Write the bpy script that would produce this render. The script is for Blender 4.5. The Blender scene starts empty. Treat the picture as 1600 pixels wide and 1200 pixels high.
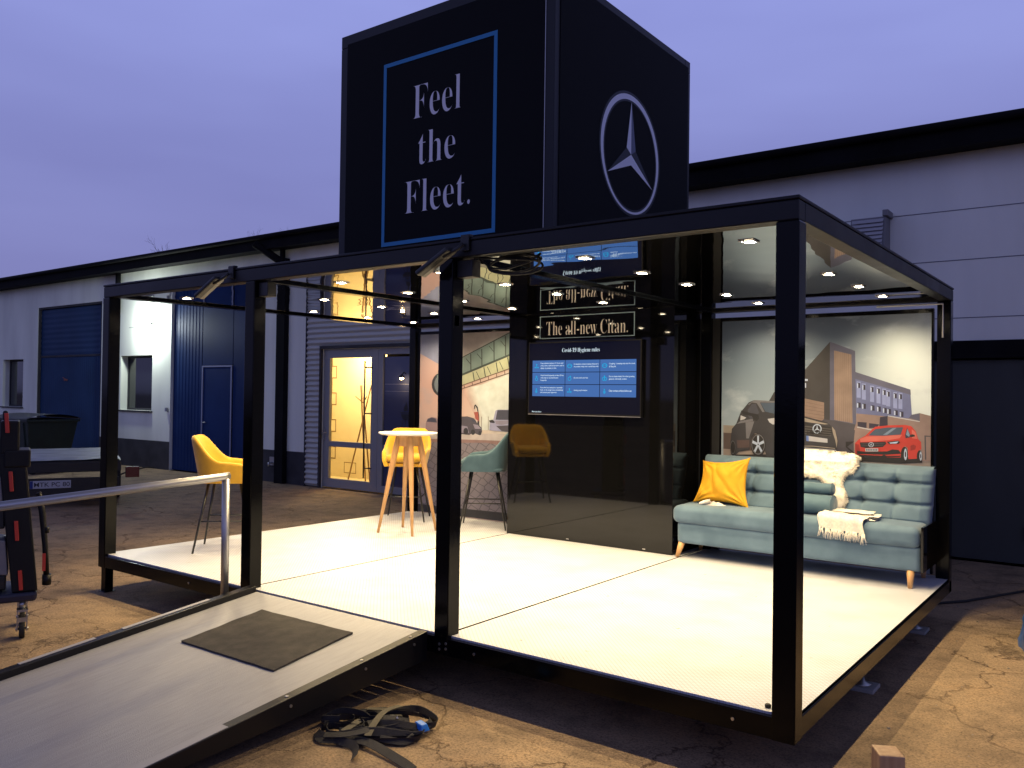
import bpy, math, random
from mathutils import Vector, Matrix, noise
random.seed(7)
R=math.radians; PI=math.pi
SC=bpy.context.scene; COL=SC.collection
# ---------------- camera ----------------
F_PX=1323.3; YAW,PITCH,ROLL=-0.6409,0.0134,0.0133
CAM=Vector((1.2162,-3.7221,1.3993))
def cam_setup():
    f=Vector((math.sin(YAW)*math.cos(PITCH),math.cos(YAW)*math.cos(PITCH),math.sin(PITCH)))
    r=Vector((math.cos(YAW),-math.sin(YAW),0)); u=r.cross(f)
    r2=r*math.cos(ROLL)+u*math.sin(ROLL); u2=u*math.cos(ROLL)-r*math.sin(ROLL)
    c=bpy.data.cameras.new('camera'); c.sensor_width=36; c.lens=F_PX/1600*36; c.clip_end=3000; c.clip_start=.05
    o=bpy.data.objects.new('camera',c); COL.objects.link(o)
    M=Matrix((( r2.x,u2.x,-f.x,CAM.x),(r2.y,u2.y,-f.y,CAM.y),(r2.z,u2.z,-f.z,CAM.z),(0,0,0,1)))
    o.matrix_world=M; SC.camera=o
cam_setup()
# ---------------- world: overcast dusk ----------------
SKY_STRENGTH=1.0
def world():
    w=bpy.data.worlds.new('World'); SC.world=w; w.use_nodes=True; nt=w.node_tree; N=nt.nodes; L=nt.links
    bg=N['Background']
    tc=N.new('ShaderNodeTexCoord'); sp=N.new('ShaderNodeSeparateXYZ'); L.new(tc.outputs['Generated'],sp.inputs[0])
    cr=N.new('ShaderNodeValToRGB'); e=cr.color_ramp.elements
    e[0].position=0; e[0].color=(.05,.05,.09,1); e[1].position=1; e[1].color=(.09,.10,.19,1)
    for p,c in [(.49,(.07,.07,.13,1)),(.505,(.225,.235,.47,1)),(.56,(.215,.225,.50,1)),(.63,(.25,.275,.61,1)),(.71,(.30,.34,.75,1)),(.78,(.22,.25,.50,1)),(.88,(.10,.11,.22,1))]:
        q=e.new(p); q.color=c
    ma=N.new('ShaderNodeMath'); ma.operation='MULTIPLY_ADD'; ma.inputs[1].default_value=.5; ma.inputs[2].default_value=.5
    L.new(sp.outputs['Z'],ma.inputs[0]); L.new(ma.outputs[0],cr.inputs[0])
    mp=N.new('ShaderNodeMapping'); mp.inputs['Scale'].default_value=(1.2,1.2,5); L.new(tc.outputs['Generated'],mp.inputs[0])
    nz=N.new('ShaderNodeTexNoise'); nz.inputs['Scale'].default_value=1.6; nz.inputs['Detail'].default_value=3; L.new(mp.outputs[0],nz.inputs['Vector'])
    r2=N.new('ShaderNodeValToRGB'); r2.color_ramp.elements[0].position=.35; r2.color_ramp.elements[0].color=(.90,.89,.92,1); r2.color_ramp.elements[1].position=.65; r2.color_ramp.elements[1].color=(1.05,1.05,1.04,1)
    L.new(nz.outputs['Fac'],r2.inputs[0])
    mx=N.new('ShaderNodeMix'); mx.data_type='RGBA'; mx.blend_type='MULTIPLY'; mx.inputs[0].default_value=1
    L.new(cr.outputs[0],mx.inputs[6]); L.new(r2.outputs[0],mx.inputs[7]); L.new(mx.outputs[2],bg.inputs[0]); bg.inputs[1].default_value=SKY_STRENGTH
world()
SC.view_settings.view_transform='Standard'; SC.view_settings.look='None'; SC.view_settings.exposure=0; SC.view_settings.gamma=1
SC.render.engine='CYCLES'
cy=SC.cycles; cy.max_bounces=7; cy.diffuse_bounces=3; cy.glossy_bounces=5; cy.transmission_bounces=4; cy.transparent_max_bounces=6
cy.sample_clamp_indirect=3.0; cy.sample_clamp_direct=0; cy.caustics_reflective=False; cy.caustics_refractive=False; cy.blur_glossy=.5; cy.use_light_tree=True
SPOT_W=74.0; WARM=(1,.76,.41)
G=-.3225; S=5/6
XP=[0,-2.0,-3.858,-5.852]; D=3.771; H=2.282; PW=.10; ZB=2.19; ZC=2.2125
# ---------------- helpers ----------------
def srgb(r,g,b):
    f=lambda c:(c/255/12.92) if c/255<=.04045 else ((c/255+.055)/1.055)**2.4
    return (f(r),f(g),f(b),1)
def mat(name,col,rough=.5,metal=0,spec=.5,var=0,vs=6,bump=0,bs=60,emit=None,es=0,coat=0,sheen=0,col2=None,stretch=None,trans=0,rvar=0):
    m=bpy.data.materials.new(name); m.use_nodes=True; nt=m.node_tree; N=nt.nodes; L=nt.links; p=N['Principled BSDF']
    if len(col)==3: col=(*col,1)
    p.inputs['Base Color'].default_value=col; p.inputs['Roughness'].default_value=rough; p.inputs['Metallic'].default_value=metal
    p.inputs['Specular IOR Level'].default_value=spec; p.inputs['Coat Weight'].default_value=coat; p.inputs['Sheen Weight'].default_value=sheen
    p.inputs['Transmission Weight'].default_value=trans
    if emit: p.inputs['Emission Color'].default_value=(*emit[:3],1); p.inputs['Emission Strength'].default_value=es
    if var or bump or col2 or rvar:
        tc=N.new('ShaderNodeTexCoord'); mp=N.new('ShaderNodeMapping'); L.new(tc.outputs['Object'],mp.inputs[0])
        if stretch: mp.inputs['Scale'].default_value=stretch
        n1=N.new('ShaderNodeTexNoise'); n1.inputs['Scale'].default_value=vs; n1.inputs['Detail'].default_value=6; L.new(mp.outputs[0],n1.inputs['Vector'])
        if var or col2:
            c2=col2 if col2 else tuple(min(1,c*(1+var)) for c in col[:3])+(1,)
            if len(c2)==3:c2=(*c2,1)
            c1=col if col2 else tuple(c*(1-var) for c in col[:3])+(1,)
            r=N.new('ShaderNodeValToRGB'); r.color_ramp.elements[0].position=.35; r.color_ramp.elements[1].position=.68
            r.color_ramp.elements[0].color=c1; r.color_ramp.elements[1].color=c2; L.new(n1.outputs['Fac'],r.inputs[0]); L.new(r.outputs[0],p.inputs['Base Color'])
        if rvar:
            mr=N.new('ShaderNodeMapRange'); mr.inputs['To Min'].default_value=max(0,rough-rvar); mr.inputs['To Max'].default_value=rough+rvar
            L.new(n1.outputs['Fac'],mr.inputs[0]); L.new(mr.outputs[0],p.inputs['Roughness'])
        if bump:
            n2=N.new('ShaderNodeTexNoise'); n2.inputs['Scale'].default_value=bs; n2.inputs['Detail'].default_value=4; L.new(tc.outputs['Object'],n2.inputs['Vector'])
            b=N.new('ShaderNodeBump'); b.inputs['Strength'].default_value=bump; b.inputs['Distance'].default_value=.01
            L.new(n2.outputs['Fac'],b.inputs['Height']); L.new(b.outputs[0],p.inputs['Normal'])
    return m
class MB:
    def __init__(s): s.v=[]; s.f=[]; s.m=[]; s.mi=0; s.sm=[]; s.smooth=False
    def face(s,idx): s.f.append(tuple(idx)); s.m.append(s.mi); s.sm.append(s.smooth)
    def poly(s,pts): b=len(s.v); s.v+= [tuple(p) for p in pts]; s.face(range(b,b+len(pts))); return s
    def box(s,x0,x1,y0,y1,z0,z1):
        b=len(s.v); s.v+=[(x,y,z) for z in (z0,z1) for x,y in ((x0,y0),(x1,y0),(x1,y1),(x0,y1))]
        for q in ((3,2,1,0),(4,5,6,7),(0,1,5,4),(1,2,6,5),(2,3,7,6),(3,0,4,7)): s.face([b+i for i in q])
        return s
    def hexa(s,p):  # 8 pts: bottom 4, top 4
        b=len(s.v); s.v+=[tuple(q) for q in p]
        for q in ((3,2,1,0),(4,5,6,7),(0,1,5,4),(1,2,6,5),(2,3,7,6),(3,0,4,7)): s.face([b+i for i in q])
        return s
    def tube(s,pts,r,n=10,cap=True,sm=True):
        pts=[Vector(p) for p in pts]; rr=r if isinstance(r,(list,tuple)) else [r]*len(pts)
        b=len(s.v); up=None; o=s.smooth; s.smooth=sm
        for i,p in enumerate(pts):
            t=((pts[min(i+1,len(pts)-1)]-pts[max(i-1,0)])).normalized()
            if up is None:
                up=Vector((0,0,1)) if abs(t.z)<.9 else Vector((1,0,0))
            a=t.cross(up).normalized(); c=a.cross(t).normalized(); up=c
            for k in range(n):
                th=2*PI*k/n; q=p+(a*math.cos(th)+c*math.sin(th))*rr[i]; s.v.append(tuple(q))
        for i in range(len(pts)-1):
            for k in range(n): k2=(k+1)%n; s.face((b+i*n+k,b+i*n+k2,b+(i+1)*n+k2,b+(i+1)*n+k))
        s.smooth=False
        if cap:
            s.face([b+k for k in range(n)][::-1]); s.face([b+(len(pts)-1)*n+k for k in range(n)])
        s.smooth=o; return s
    def grid(s,fn,nu,nv,closeu=False,sm=True):
        b=len(s.v); o=s.smooth; s.smooth=sm; cols=nu if closeu else nu+1
        for j in range(nv+1):
            for i in range(cols): s.v.append(tuple(fn(i/nu,j/nv)))
        for j in range(nv):
            for i in range(nu):
                i2=(i+1)%cols; s.face((b+j*cols+i,b+j*cols+i2,b+(j+1)*cols+i2,b+(j+1)*cols+i))
        s.smooth=o; return s
    def prism(s,pts,axis,a0,a1):  # pts 2D outline; axis: 'x','y','z' extrusion
        def P(p,a): return {'y':(p[0],a,p[1]),'x':(a,p[0],p[1]),'z':(p[0],p[1],a)}[axis]
        b=len(s.v); n=len(pts); s.v+=[P(p,a0) for p in pts]+[P(p,a1) for p in pts]
        s.face(range(b,b+n)); s.face([b+n+i for i in range(n)][::-1])
        for i in range(n): j=(i+1)%n; s.face((b+j,b+i,b+n+i,b+n+j))
        return s
    def lathe(s,prof,c=(0,0,0),n=24,sm=True):
        b=len(s.v); o=s.smooth; s.smooth=sm
        for r,z in prof:
            for k in range(n): t=2*PI*k/n; s.v.append((c[0]+r*math.cos(t),c[1]+r*math.sin(t),c[2]+z))
        for j in range(len(prof)-1):
            for k in range(n): k2=(k+1)%n; s.face((b+j*n+k,b+j*n+k2,b+(j+1)*n+k2,b+(j+1)*n+k))
        s.smooth=False; s.face([b+k for k in range(n)][::-1]); s.face([b+(len(prof)-1)*n+k for k in range(n)]); s.smooth=o
        return s
    def build(s,name,mats,parent=None,bevel=0,label=None,seg=2,subs=0,local=False,weld=False):
        me=bpy.data.meshes.new(name); off=Vector((0,0,0))
        if parent and not local:
            p=parent; 
            while p: off+=p.location; p=p.parent
        me.from_pydata([(x-off.x,y-off.y,z-off.z) for x,y,z in s.v],[],s.f)
        if not isinstance(mats,(list,tuple)): mats=[mats]
        for m in mats: me.materials.append(m)
        me.polygons.foreach_set('material_index',s.m); me.polygons.foreach_set('use_smooth',s.sm); me.update()
        o=bpy.data.objects.new(name,me); COL.objects.link(o)
        if parent: o.parent=parent
        if weld: w=o.modifiers.new('weld','WELD'); w.merge_threshold=1e-4
        if bevel: b=o.modifiers.new('bevel','BEVEL'); b.width=bevel; b.segments=seg; b.limit_method='ANGLE'; b.angle_limit=R(40); b.harden_normals=False
        if subs: q=o.modifiers.new('sub','SUBSURF'); q.levels=subs; q.render_levels=subs
        if label: o['label']=label
        return o
def thing(name,label,cat,loc=(0,0,0),rz=0,group=None):
    o=bpy.data.objects.new(name,None); COL.objects.link(o); o.location=loc; o.rotation_euler=(0,0,rz); o.empty_display_size=.1
    return tag(o,label,cat,group)
def tag(o,label=None,cat=None,group=None,kind=None):
    if label:o['label']=label
    if cat:o['category']=cat
    if group:o['group']=group
    if kind:o['kind']=kind
    return o
def copy_tree(o,parent=None):
    c=o.copy(); COL.objects.link(c); c.parent=parent
    for ch in o.children: copy_tree(ch,c)
    return c
def serif(s):
    o=''
    for c in s:
        if 'A'<=c<='Z': o+=chr(0x1D400+ord(c)-65)
        elif 'a'<=c<='z': o+=chr(0x1D41A+ord(c)-97)
        elif '0'<=c<='9': o+=chr(0x1D7CE+ord(c)-48)
        else:o+=c
    return o
_tc={}
def text_geo(s,off):
    if (s,off) in _tc: return _tc[(s,off)]
    c=bpy.data.curves.new('t','FONT'); c.body=s; c.size=1; c.offset=off; c.resolution_u=4
    o=bpy.data.objects.new('t',c); COL.objects.link(o); bpy.context.view_layer.update()
    dg=bpy.context.evaluated_depsgraph_get(); me=bpy.data.meshes.new_from_object(o.evaluated_get(dg))
    v=[(q.co.x,q.co.y) for q in me.vertices]; f=[tuple(p.vertices) for p in me.polygons]
    bpy.data.objects.remove(o); bpy.data.curves.remove(c); bpy.data.meshes.remove(me)
    _tc[(s,off)]=(v,f); return v,f
def add_text(mb,s,x0,x1,z0,z1,y,off=0,fit_bottom=None):
    """text fitted to the box x0..x1, z0..z1 in plane y (facing -Y)"""
    v,f=text_geo(s,off); ax=min(q[0] for q in v); bx=max(q[0] for q in v); az=min(q[1] for q in v); bz=max(q[1] for q in v)
    if x1 is None: k=(z1-z0)/(bz-az); x1=x0+(bx-ax)*k
    b=len(mb.v); mb.v+=[(x0+(q[0]-ax)/(bx-ax)*(x1-x0),y,z0+(q[1]-az)/(bz-az)*(z1-z0)) for q in v]
    for p in f: mb.face([b+i for i in p])
def frame_rect(mb,x0,x1,z0,z1,w,y0,y1):
    mb.box(x0,x1,y0,y1,z1-w,z1); mb.box(x0,x1,y0,y1,z0,z0+w); mb.box(x0,x0+w,y0,y1,z0+w,z1-w); mb.box(x1-w,x1,y0,y1,z0+w,z1-w)
# ---------------- materials ----------------
M={}
M['steel']=mat('black_gloss_steel',(.002,.002,.0025),.13,spec=.16,rvar=.06,vs=9,bump=.02,bs=40)
M['steel_out']=mat('dark_anodised_beam',(.007,.007,.009),.4,spec=.30,rvar=.1,vs=5)
M['black']=mat('black_plastic',(.012,.012,.013),.45)
M['rubber']=mat('rubber',(.015,.015,.015),.75,bump=.3,bs=300)
M['gloss']=mat('black_acrylic',(.003,.003,.0033),.035,spec=.46,bump=.004,bs=3)
M['chrome']=mat('chrome',(.75,.75,.76),.15,metal=1)
M['galv']=mat('galvanised',(.45,.46,.47),.38,metal=1,rvar=.12,vs=20)
M['alu']=mat('brushed_aluminium',(.42,.42,.43),.38,metal=.85,rvar=.08,vs=30)
M['bolt']=mat('bolt',(.5,.5,.5),.3,metal=1)
def ceil_mat():
    m=mat('mirror_ceiling',(.60,.60,.59),.015,metal=1); nt=m.node_tree; N=nt.nodes; L=nt.links
    tc=N.new('ShaderNodeTexCoord'); n=N.new('ShaderNodeTexNoise'); n.inputs['Scale'].default_value=2.2; n.inputs['Detail'].default_value=1; L.new(tc.outputs['Object'],n.inputs['Vector'])
    b=N.new('ShaderNodeBump'); b.inputs['Strength'].default_value=.10; b.inputs['Distance'].default_value=.03; L.new(n.outputs['Fac'],b.inputs['Height']); L.new(b.outputs[0],N['Principled BSDF'].inputs['Normal'])
    return m
M['ceil']=ceil_mat()
def deck_mat(name,c1,c2,rough):
    m=mat(name,c1,rough); nt=m.node_tree; N=nt.nodes; L=nt.links; p=N['Principled BSDF']
    tc=N.new('ShaderNodeTexCoord'); n=N.new('ShaderNodeTexNoise'); n.inputs['Scale'].default_value=3; n.inputs['Detail'].default_value=8; L.new(tc.outputs['Object'],n.inputs['Vector'])
    r=N.new('ShaderNodeValToRGB'); r.color_ramp.elements[0].position=.3; r.color_ramp.elements[0].color=(*c2,1); r.color_ramp.elements[1].position=.6; r.color_ramp.elements[1].color=(*c1,1)
    L.new(n.outputs['Fac'],r.inputs[0])
    # fine anti-slip honeycomb
    v=N.new('ShaderNodeTexVoronoi'); v.feature='DISTANCE_TO_EDGE'; v.inputs['Scale'].default_value=46; v.inputs['Randomness'].default_value=.0
    mp=N.new('ShaderNodeMapping'); mp.inputs['Rotation'].default_value=(0,0,R(45)); L.new(tc.outputs['Object'],mp.inputs[0]); L.new(mp.outputs[0],v.inputs['Vector'])
    r2=N.new('ShaderNodeValToRGB'); r2.color_ramp.elements[0].position=.0; r2.color_ramp.elements[0].color=(.62,.60,.58,1); r2.color_ramp.elements[1].position=.16; r2.color_ramp.elements[1].color=(1,1,1,1)
    L.new(v.outputs['Distance'],r2.inputs[0]); mx=N.new('ShaderNodeMix'); mx.data_type='RGBA'; mx.blend_type='MULTIPLY'; mx.inputs[0].default_value=1
    L.new(r.outputs[0],mx.inputs[6]); L.new(r2.outputs[0],mx.inputs[7])
    n3=N.new('ShaderNodeTexNoise'); n3.inputs['Scale'].default_value=26; n3.inputs['Detail'].default_value=5; n3.inputs['Distortion'].default_value=1.5; L.new(tc.outputs['Object'],n3.inputs['Vector'])
    r3=N.new('ShaderNodeValToRGB'); r3.color_ramp.elements[0].position=.24; r3.color_ramp.elements[0].color=(.30,.27,.22,1); r3.color_ramp.elements[1].position=.31; r3.color_ramp.elements[1].color=(1,1,1,1); L.new(n3.outputs['Fac'],r3.inputs[0])
    m3=N.new('ShaderNodeMix'); m3.data_type='RGBA'; m3.blend_type='MULTIPLY'; m3.inputs[0].default_value=1; L.new(mx.outputs[2],m3.inputs[6]); L.new(r3.outputs[0],m3.inputs[7]); L.new(m3.outputs[2],p.inputs['Base Color'])
    b=N.new('ShaderNodeBump'); b.inputs['Strength'].default_value=.25; b.inputs['Distance'].default_value=.002; L.new(v.outputs['Distance'],b.inputs['Height']); L.new(b.outputs[0],p.inputs['Normal'])
    return m
M['deck']=deck_mat('white_deck_panel',(.62,.64,.72),(.54,.56,.61),.42)
M['ramp']=mat('ramp_board',(.29,.295,.32),.5,col2=(.335,.34,.365),vs=5,stretch=(12,1.2,1),bump=.3,bs=260)
def ground_mat():
    m=bpy.data.materials.new('old_asphalt'); m.use_nodes=True; nt=m.node_tree; N=nt.nodes; L=nt.links; p=N['Principled BSDF']; p.inputs['Roughness'].default_value=.85; p.inputs['Specular IOR Level'].default_value=.3
    tc=N.new('ShaderNodeTexCoord'); 
    def noi(s,d=6,r=.55,vec=None):
        n=N.new('ShaderNodeTexNoise'); n.inputs['Scale'].default_value=s; n.inputs['Detail'].default_value=d; n.inputs['Roughness'].default_value=r; L.new(vec or tc.outputs['Object'],n.inputs['Vector']); return n
    def ramp(src,stops):
        r=N.new('ShaderNodeValToRGB'); e=r.color_ramp.elements; e[0].position,e[0].color=stops[0][0],(*stops[0][1],1); e[1].position,e[1].color=stops[-1][0],(*stops[-1][1],1)
        for q,c in stops[1:-1]: k=e.new(q); k.color=(*c,1)
        L.new(src,r.inputs[0]); return r
    def mul(a,b):
        x=N.new('ShaderNodeMix'); x.data_type='RGBA'; x.blend_type='MULTIPLY'; x.inputs[0].default_value=1; L.new(a,x.inputs[6]); L.new(b,x.inputs[7]); return x.outputs[2]
    big=ramp(noi(.45,5).outputs['Fac'],[(.3,(.195,.140,.092)),(.5,(.285,.203,.128)),(.7,(.37,.268,.168))])
    mid=ramp(noi(3.2,7,.65).outputs['Fac'],[(.3,(.52,.52,.54)),(.52,(1,1,1)),(.75,(1.2,1.14,1.05))])
    fin=ramp(noi(75,5,.75).outputs['Fac'],[(.33,(.42,.42,.42)),(.5,(1,1,1)),(.70,(1.35,1.30,1.22))])
    vx=N.new('ShaderNodeTexVoronoi'); vx.inputs['Scale'].default_value=34; L.new(tc.outputs['Object'],vx.inputs['Vector'])
    spots=ramp(vx.outputs['Distance'],[(.02,(.42,.40,.38)),(.13,(1,1,1)),(1,(1,1,1))])
    # cracks
    nz=noi(1.1,9,.62); ma=N.new('ShaderNodeVectorMath'); ma.operation='SCALE'; ma.inputs['Scale'].default_value=1.1; L.new(nz.outputs['Color'],ma.inputs[0])
    ad=N.new('ShaderNodeVectorMath'); ad.operation='ADD'; L.new(tc.outputs['Object'],ad.inputs[0]); L.new(ma.outputs[0],ad.inputs[1])
    v=N.new('ShaderNodeTexVoronoi'); v.feature='DISTANCE_TO_EDGE'; v.inputs['Scale'].default_value=.85; L.new(ad.outputs[0],v.inputs['Vector'])
    v2=N.new('ShaderNodeTexVoronoi'); v2.feature='DISTANCE_TO_EDGE'; v2.inputs['Scale'].default_value=3.6; L.new(ad.outputs[0],v2.inputs['Vector'])
    cr=ramp(v.outputs['Distance'],[(0,(.34,.30,.28)),(.004,(.62,.59,.57)),(.011,(1,1,1))])
    cr2=ramp(v2.outputs['Distance'],[(0,(.50,.47,.45)),(.012,(1,1,1))])
    msk=ramp(noi(.8,3).outputs['Fac'],[(.40,(0,0,0)),(.52,(1,1,1))])
    mk=N.new('ShaderNodeMix'); mk.data_type='RGBA'; mk.inputs[6].default_value=(1,1,1,1); L.new(msk.outputs[0],mk.inputs[0]); L.new(cr2.outputs[0],mk.inputs[7])
    vd=N.new('ShaderNodeTexVoronoi'); vd.inputs['Scale'].default_value=7; L.new(ad.outputs[0],vd.inputs['Vector'])
    dots=ramp(vd.outputs['Distance'],[(.03,(.45,.42,.40)),(.07,(1,1,1)),(1,(1,1,1))])
    m3=ramp(noi(.6,3).outputs['Fac'],[(.42,(0,0,0)),(.55,(1,1,1))]); mk3=N.new('ShaderNodeMix'); mk3.data_type='RGBA'; mk3.inputs[6].default_value=(1,1,1,1); L.new(m3.outputs[0],mk3.inputs[0]); L.new(cr.outputs[0],mk3.inputs[7])
    c=mul(mul(mul(big.outputs[0],mid.outputs[0]),fin.outputs[0]),dots.outputs[0]); c=mul(c,spots.outputs[0]); c=mul(c,mk3.outputs[2]); c=mul(c,mk.outputs[2]); L.new(c,p.inputs['Base Color'])
    b=N.new('ShaderNodeBump'); b.inputs['Strength'].default_value=.55; b.inputs['Distance'].default_value=.006; L.new(noi(70,5,.7).outputs['Fac'],b.inputs['Height'])
    b2=N.new('ShaderNodeBump'); b2.inputs['Strength'].default_value=.6; b2.inputs['Distance'].default_value=.02; L.new(cr.outputs[0],b2.inputs['Height']); L.new(b.outputs[0],b2.inputs['Normal']); L.new(b2.outputs[0],p.inputs['Normal'])
    return m
M['ground']=ground_mat()
def wood_mat(name,a,b,st=(14,14,1.2)):
    return mat(name,a,.45,col2=b,vs=3,stretch=st,bump=.06,bs=90)
M['wood']=wood_mat('oak_legs',(.50,.27,.11),(.62,.36,.16))
M['timber']=wood_mat('pine_block',(.42,.25,.13),(.55,.36,.2))
M['velvet_y']=mat('mustard_velvet',(.52,.27,.010),.75,sheen=.3,col2=(.66,.36,.014),vs=7,bump=.05,bs=400)
M['velvet_t']=mat('teal_velvet',(.030,.072,.105),.8,sheen=.15,col2=(.05,.105,.15),vs=6,bump=.05,bs=400)
M['sofa']=mat('pale_teal_sofa_velvet',(.064,.120,.185),.8,sheen=.2,col2=(.10,.172,.25),vs=5,bump=.05,bs=350)
M['cush']=mat('yellow_cushion_cotton',(.50,.25,.006),.8,col2=(.60,.32,.008),vs=8,bump=.12,bs=250)
M['fur']=mat('white_sheepskin',(.80,.76,.68),.9,col2=(.88,.86,.80),vs=30)
M['throw']=mat('cream_throw',(.66,.62,.56),.9,col2=(.78,.75,.70),vs=60,bump=.3,bs=300)
M['cloth']=mat('grey_white_cloth',(.42,.38,.36),.9,col2=(.80,.77,.74),vs=9,bump=.2,bs=200)
M['white']=mat('white_laminate',(.82,.80,.76),.35)
M['mat']=mat('door_mat',(.042,.039,.036),.95,col2=(.064,.058,.052),vs=14,bump=.6,bs=500)
# ---------------- setting ----------------
g=MB(); g.poly([(-400,-400,G),(400,-400,G),(400,400,G),(-400,400,G)]); o=g.build('ground',M['ground']); tag(o,'old cracked brown asphalt yard','ground',kind='structure')

# ---------------- pavilion ----------------
pav=thing('exhibition_pavilion','open black steel framed pavilion with white floor and mirror ceiling full of downlights','pavilion',(-2.9,1.9,G))
RX=[0,-2.0,-3.858,-5.74]   # rear posts (left bay is slightly skewed)
for i,x in enumerate(XP):
    b=MB(); b.box(x-PW-.002,x+.003,-.003,PW,-.1125,ZB-.0005); b.build('post',M['steel'],pav,bevel=.006)
for i,x in enumerate(RX):
    b=MB(); b.box(x-PW,x,D-PW,D,-.108,ZB); b.build('post',M['steel'],pav,bevel=.006)
XL=XP[3]-PW; RL=RX[3]-PW
b=MB(); b.box(XL,0,0,.09,ZB,H); b.build('roof_beam',M['steel_out'],pav,bevel=.007)
b=MB(); b.box(RL,0,D-.09,D,ZB,H-.002); b.build('roof_beam',M['steel_out'],pav,bevel=.007)
for x,rx in zip(XP,RX):
    lo=.004
    b=MB(); b.hexa([(x-PW+.01,.09,ZB+lo),(x,.09,ZB+lo),(rx,D-.09,ZB+lo),(rx-PW+.01,D-.09,ZB+lo),(x-PW+.01,.09,H-.001),(x,.09,H-.001),(rx,D-.09,H-.001),(rx-PW+.01,D-.09,H-.001)])
    b.build('roof_beam',M['steel_out'] if x in (0,) else M['steel'],pav,bevel=.004)
b=MB(); b.hexa([(XL-.001,-.004,H+.001),(.004,-.004,H+.001),(.004,D,H+.001),(RL,D,H+.001),(XL-.001,-.004,H+.018),(.004,-.004,H+.018),(.004,D,H+.018),(RL,D,H+.018)]); b.build('roof_deck',M['steel_out'],pav,bevel=.004)
# lower frame
b=MB(); b.box(XL,0,0,.09,-.11,-.012); b.build('floor_beam',M['steel'],pav,bevel=.002,seg=1)
b=MB(); b.box(RL,0,D-.09,D,-.11,-.012); b.build('floor_beam',M['steel'],pav,bevel=.006)
for x,rx in zip(XP,RX):
    b=MB(); b.hexa([(x-PW,.09,-.11),(x-.001,.09,-.11),(rx-.001,D-.09,-.11),(rx-PW,D-.09,-.11),(x-PW,.09,-.013),(x-.001,.09,-.013),(rx-.001,D-.09,-.013),(rx-PW,D-.09,-.013)]); b.build('floor_beam',M['steel'],pav,bevel=.006)
M['deckedge']=mat('panel_edge',(.008,.007,.006),.9,spec=.1)
# deck panels
seams=[(-.004,-.004),(-2.050,-2.050),(-3.93,-3.95),(XL+.012,RL+.02)]
for k in range(3):
    a0,a1=seams[k]; c0,c1=seams[k+1]
    b=MB(); b.hexa([(c0+.013,.030,-.0115),(a0-.013,.030,-.0115),(a1-.013,D-.004,-.0115),(c1+.007,D-.004,-.0115),(c0+.013,.030,0),(a0-.007,.030,0),(a1-.007,D-.004,0),(c1+.007,D-.004,0)]); b.m[-1]=b.m[-3]=1
    b.build('floor_panel',[M['deck'],M['deckedge']],pav)
for k in (1,2):
    b=MB(); b.hexa([(seams[k][0]-.014,.032,-.0119),(seams[k][0]+.014,.032,-.0119),(seams[k][1]+.014,D-.01,-.0119),(seams[k][1]-.014,D-.01,-.0119),(seams[k][0]-.014,.032,-.0116),(seams[k][0]+.014,.032,-.0116),(seams[k][1]+.014,D-.01,-.0116),(seams[k][1]-.014,D-.01,-.0116)]); b.build('joint_seal',M['deckedge'],pav)
# ceiling panels
for k in range(3):
    b=MB(); x1=XP[k]-PW+.008; x0=XP[k+1]+.002; r1=RX[k]-PW+.008; r0=RX[k+1]+.002
    b.hexa([(x0,.092,ZC),(x1,.092,ZC),(r1,D-.092,ZC),(r0,D-.092,ZC),(x0,.092,ZC+.02),(x1,.092,ZC+.02),(r1,D-.092,ZC+.02),(r0,D-.092,ZC+.02)])
    b.build('ceiling_panel',M['ceil'],pav)
M['lens']=mat('lit_lens',(.9,.8,.6),.4,emit=(1,.83,.56),es=110)
LX=[-.42,-1.41,-2.53,-3.51,-4.52,-5.51]; LY=[.50,1.20,1.88,2.60,3.28]
SPOT=bpy.data.lights.new('downlight_beam','SPOT'); SPOT.energy=SPOT_W; SPOT.color=WARM; SPOT.spot_size=R(146); SPOT.spot_blend=1.0; SPOT.shadow_soft_size=.022
proto=None
for xi,x in enumerate(LX):
    for yi,y in enumerate(LY):
        if -3.96<x<-2.12 and y>3.15: pass
        skew=.11*(y/D) if xi==5 else (.05*(y/D) if xi==4 else 0)
        if proto is None:
            b=MB(); frame_rect_pts=None
            w=.043
            for (x0,x1,y0,y1) in ((-w,w,-w,-w+.014),(-w,w,w-.014,w),(-w,-w+.014,-w+.014,w-.014),(w-.014,w,-w+.014,w-.014)): b.box(x0,x1,y0,y1,-.007,-.001)
            proto=b.build('downlight',M['chrome'],None,bevel=.001,local=True)
            c=MB(); c.lathe([(.0,-.0075),(.021,-.0070),(.023,-.001),(.0,-.001)],n=16); lens=c.build('lens',M['lens'],proto,local=True)
            pl=proto
        else:
            pl=proto.copy(); COL.objects.link(pl); l2=lens.copy(); COL.objects.link(l2); l2.parent=pl
        pl.parent=pav; pl.location=Vector((x+skew,y,ZC))-pav.location
        s=bpy.data.objects.new('downlight_beam',SPOT); COL.objects.link(s); s.parent=pav; s.location=Vector((x+skew,y,ZC-.03))-pav.location
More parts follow.
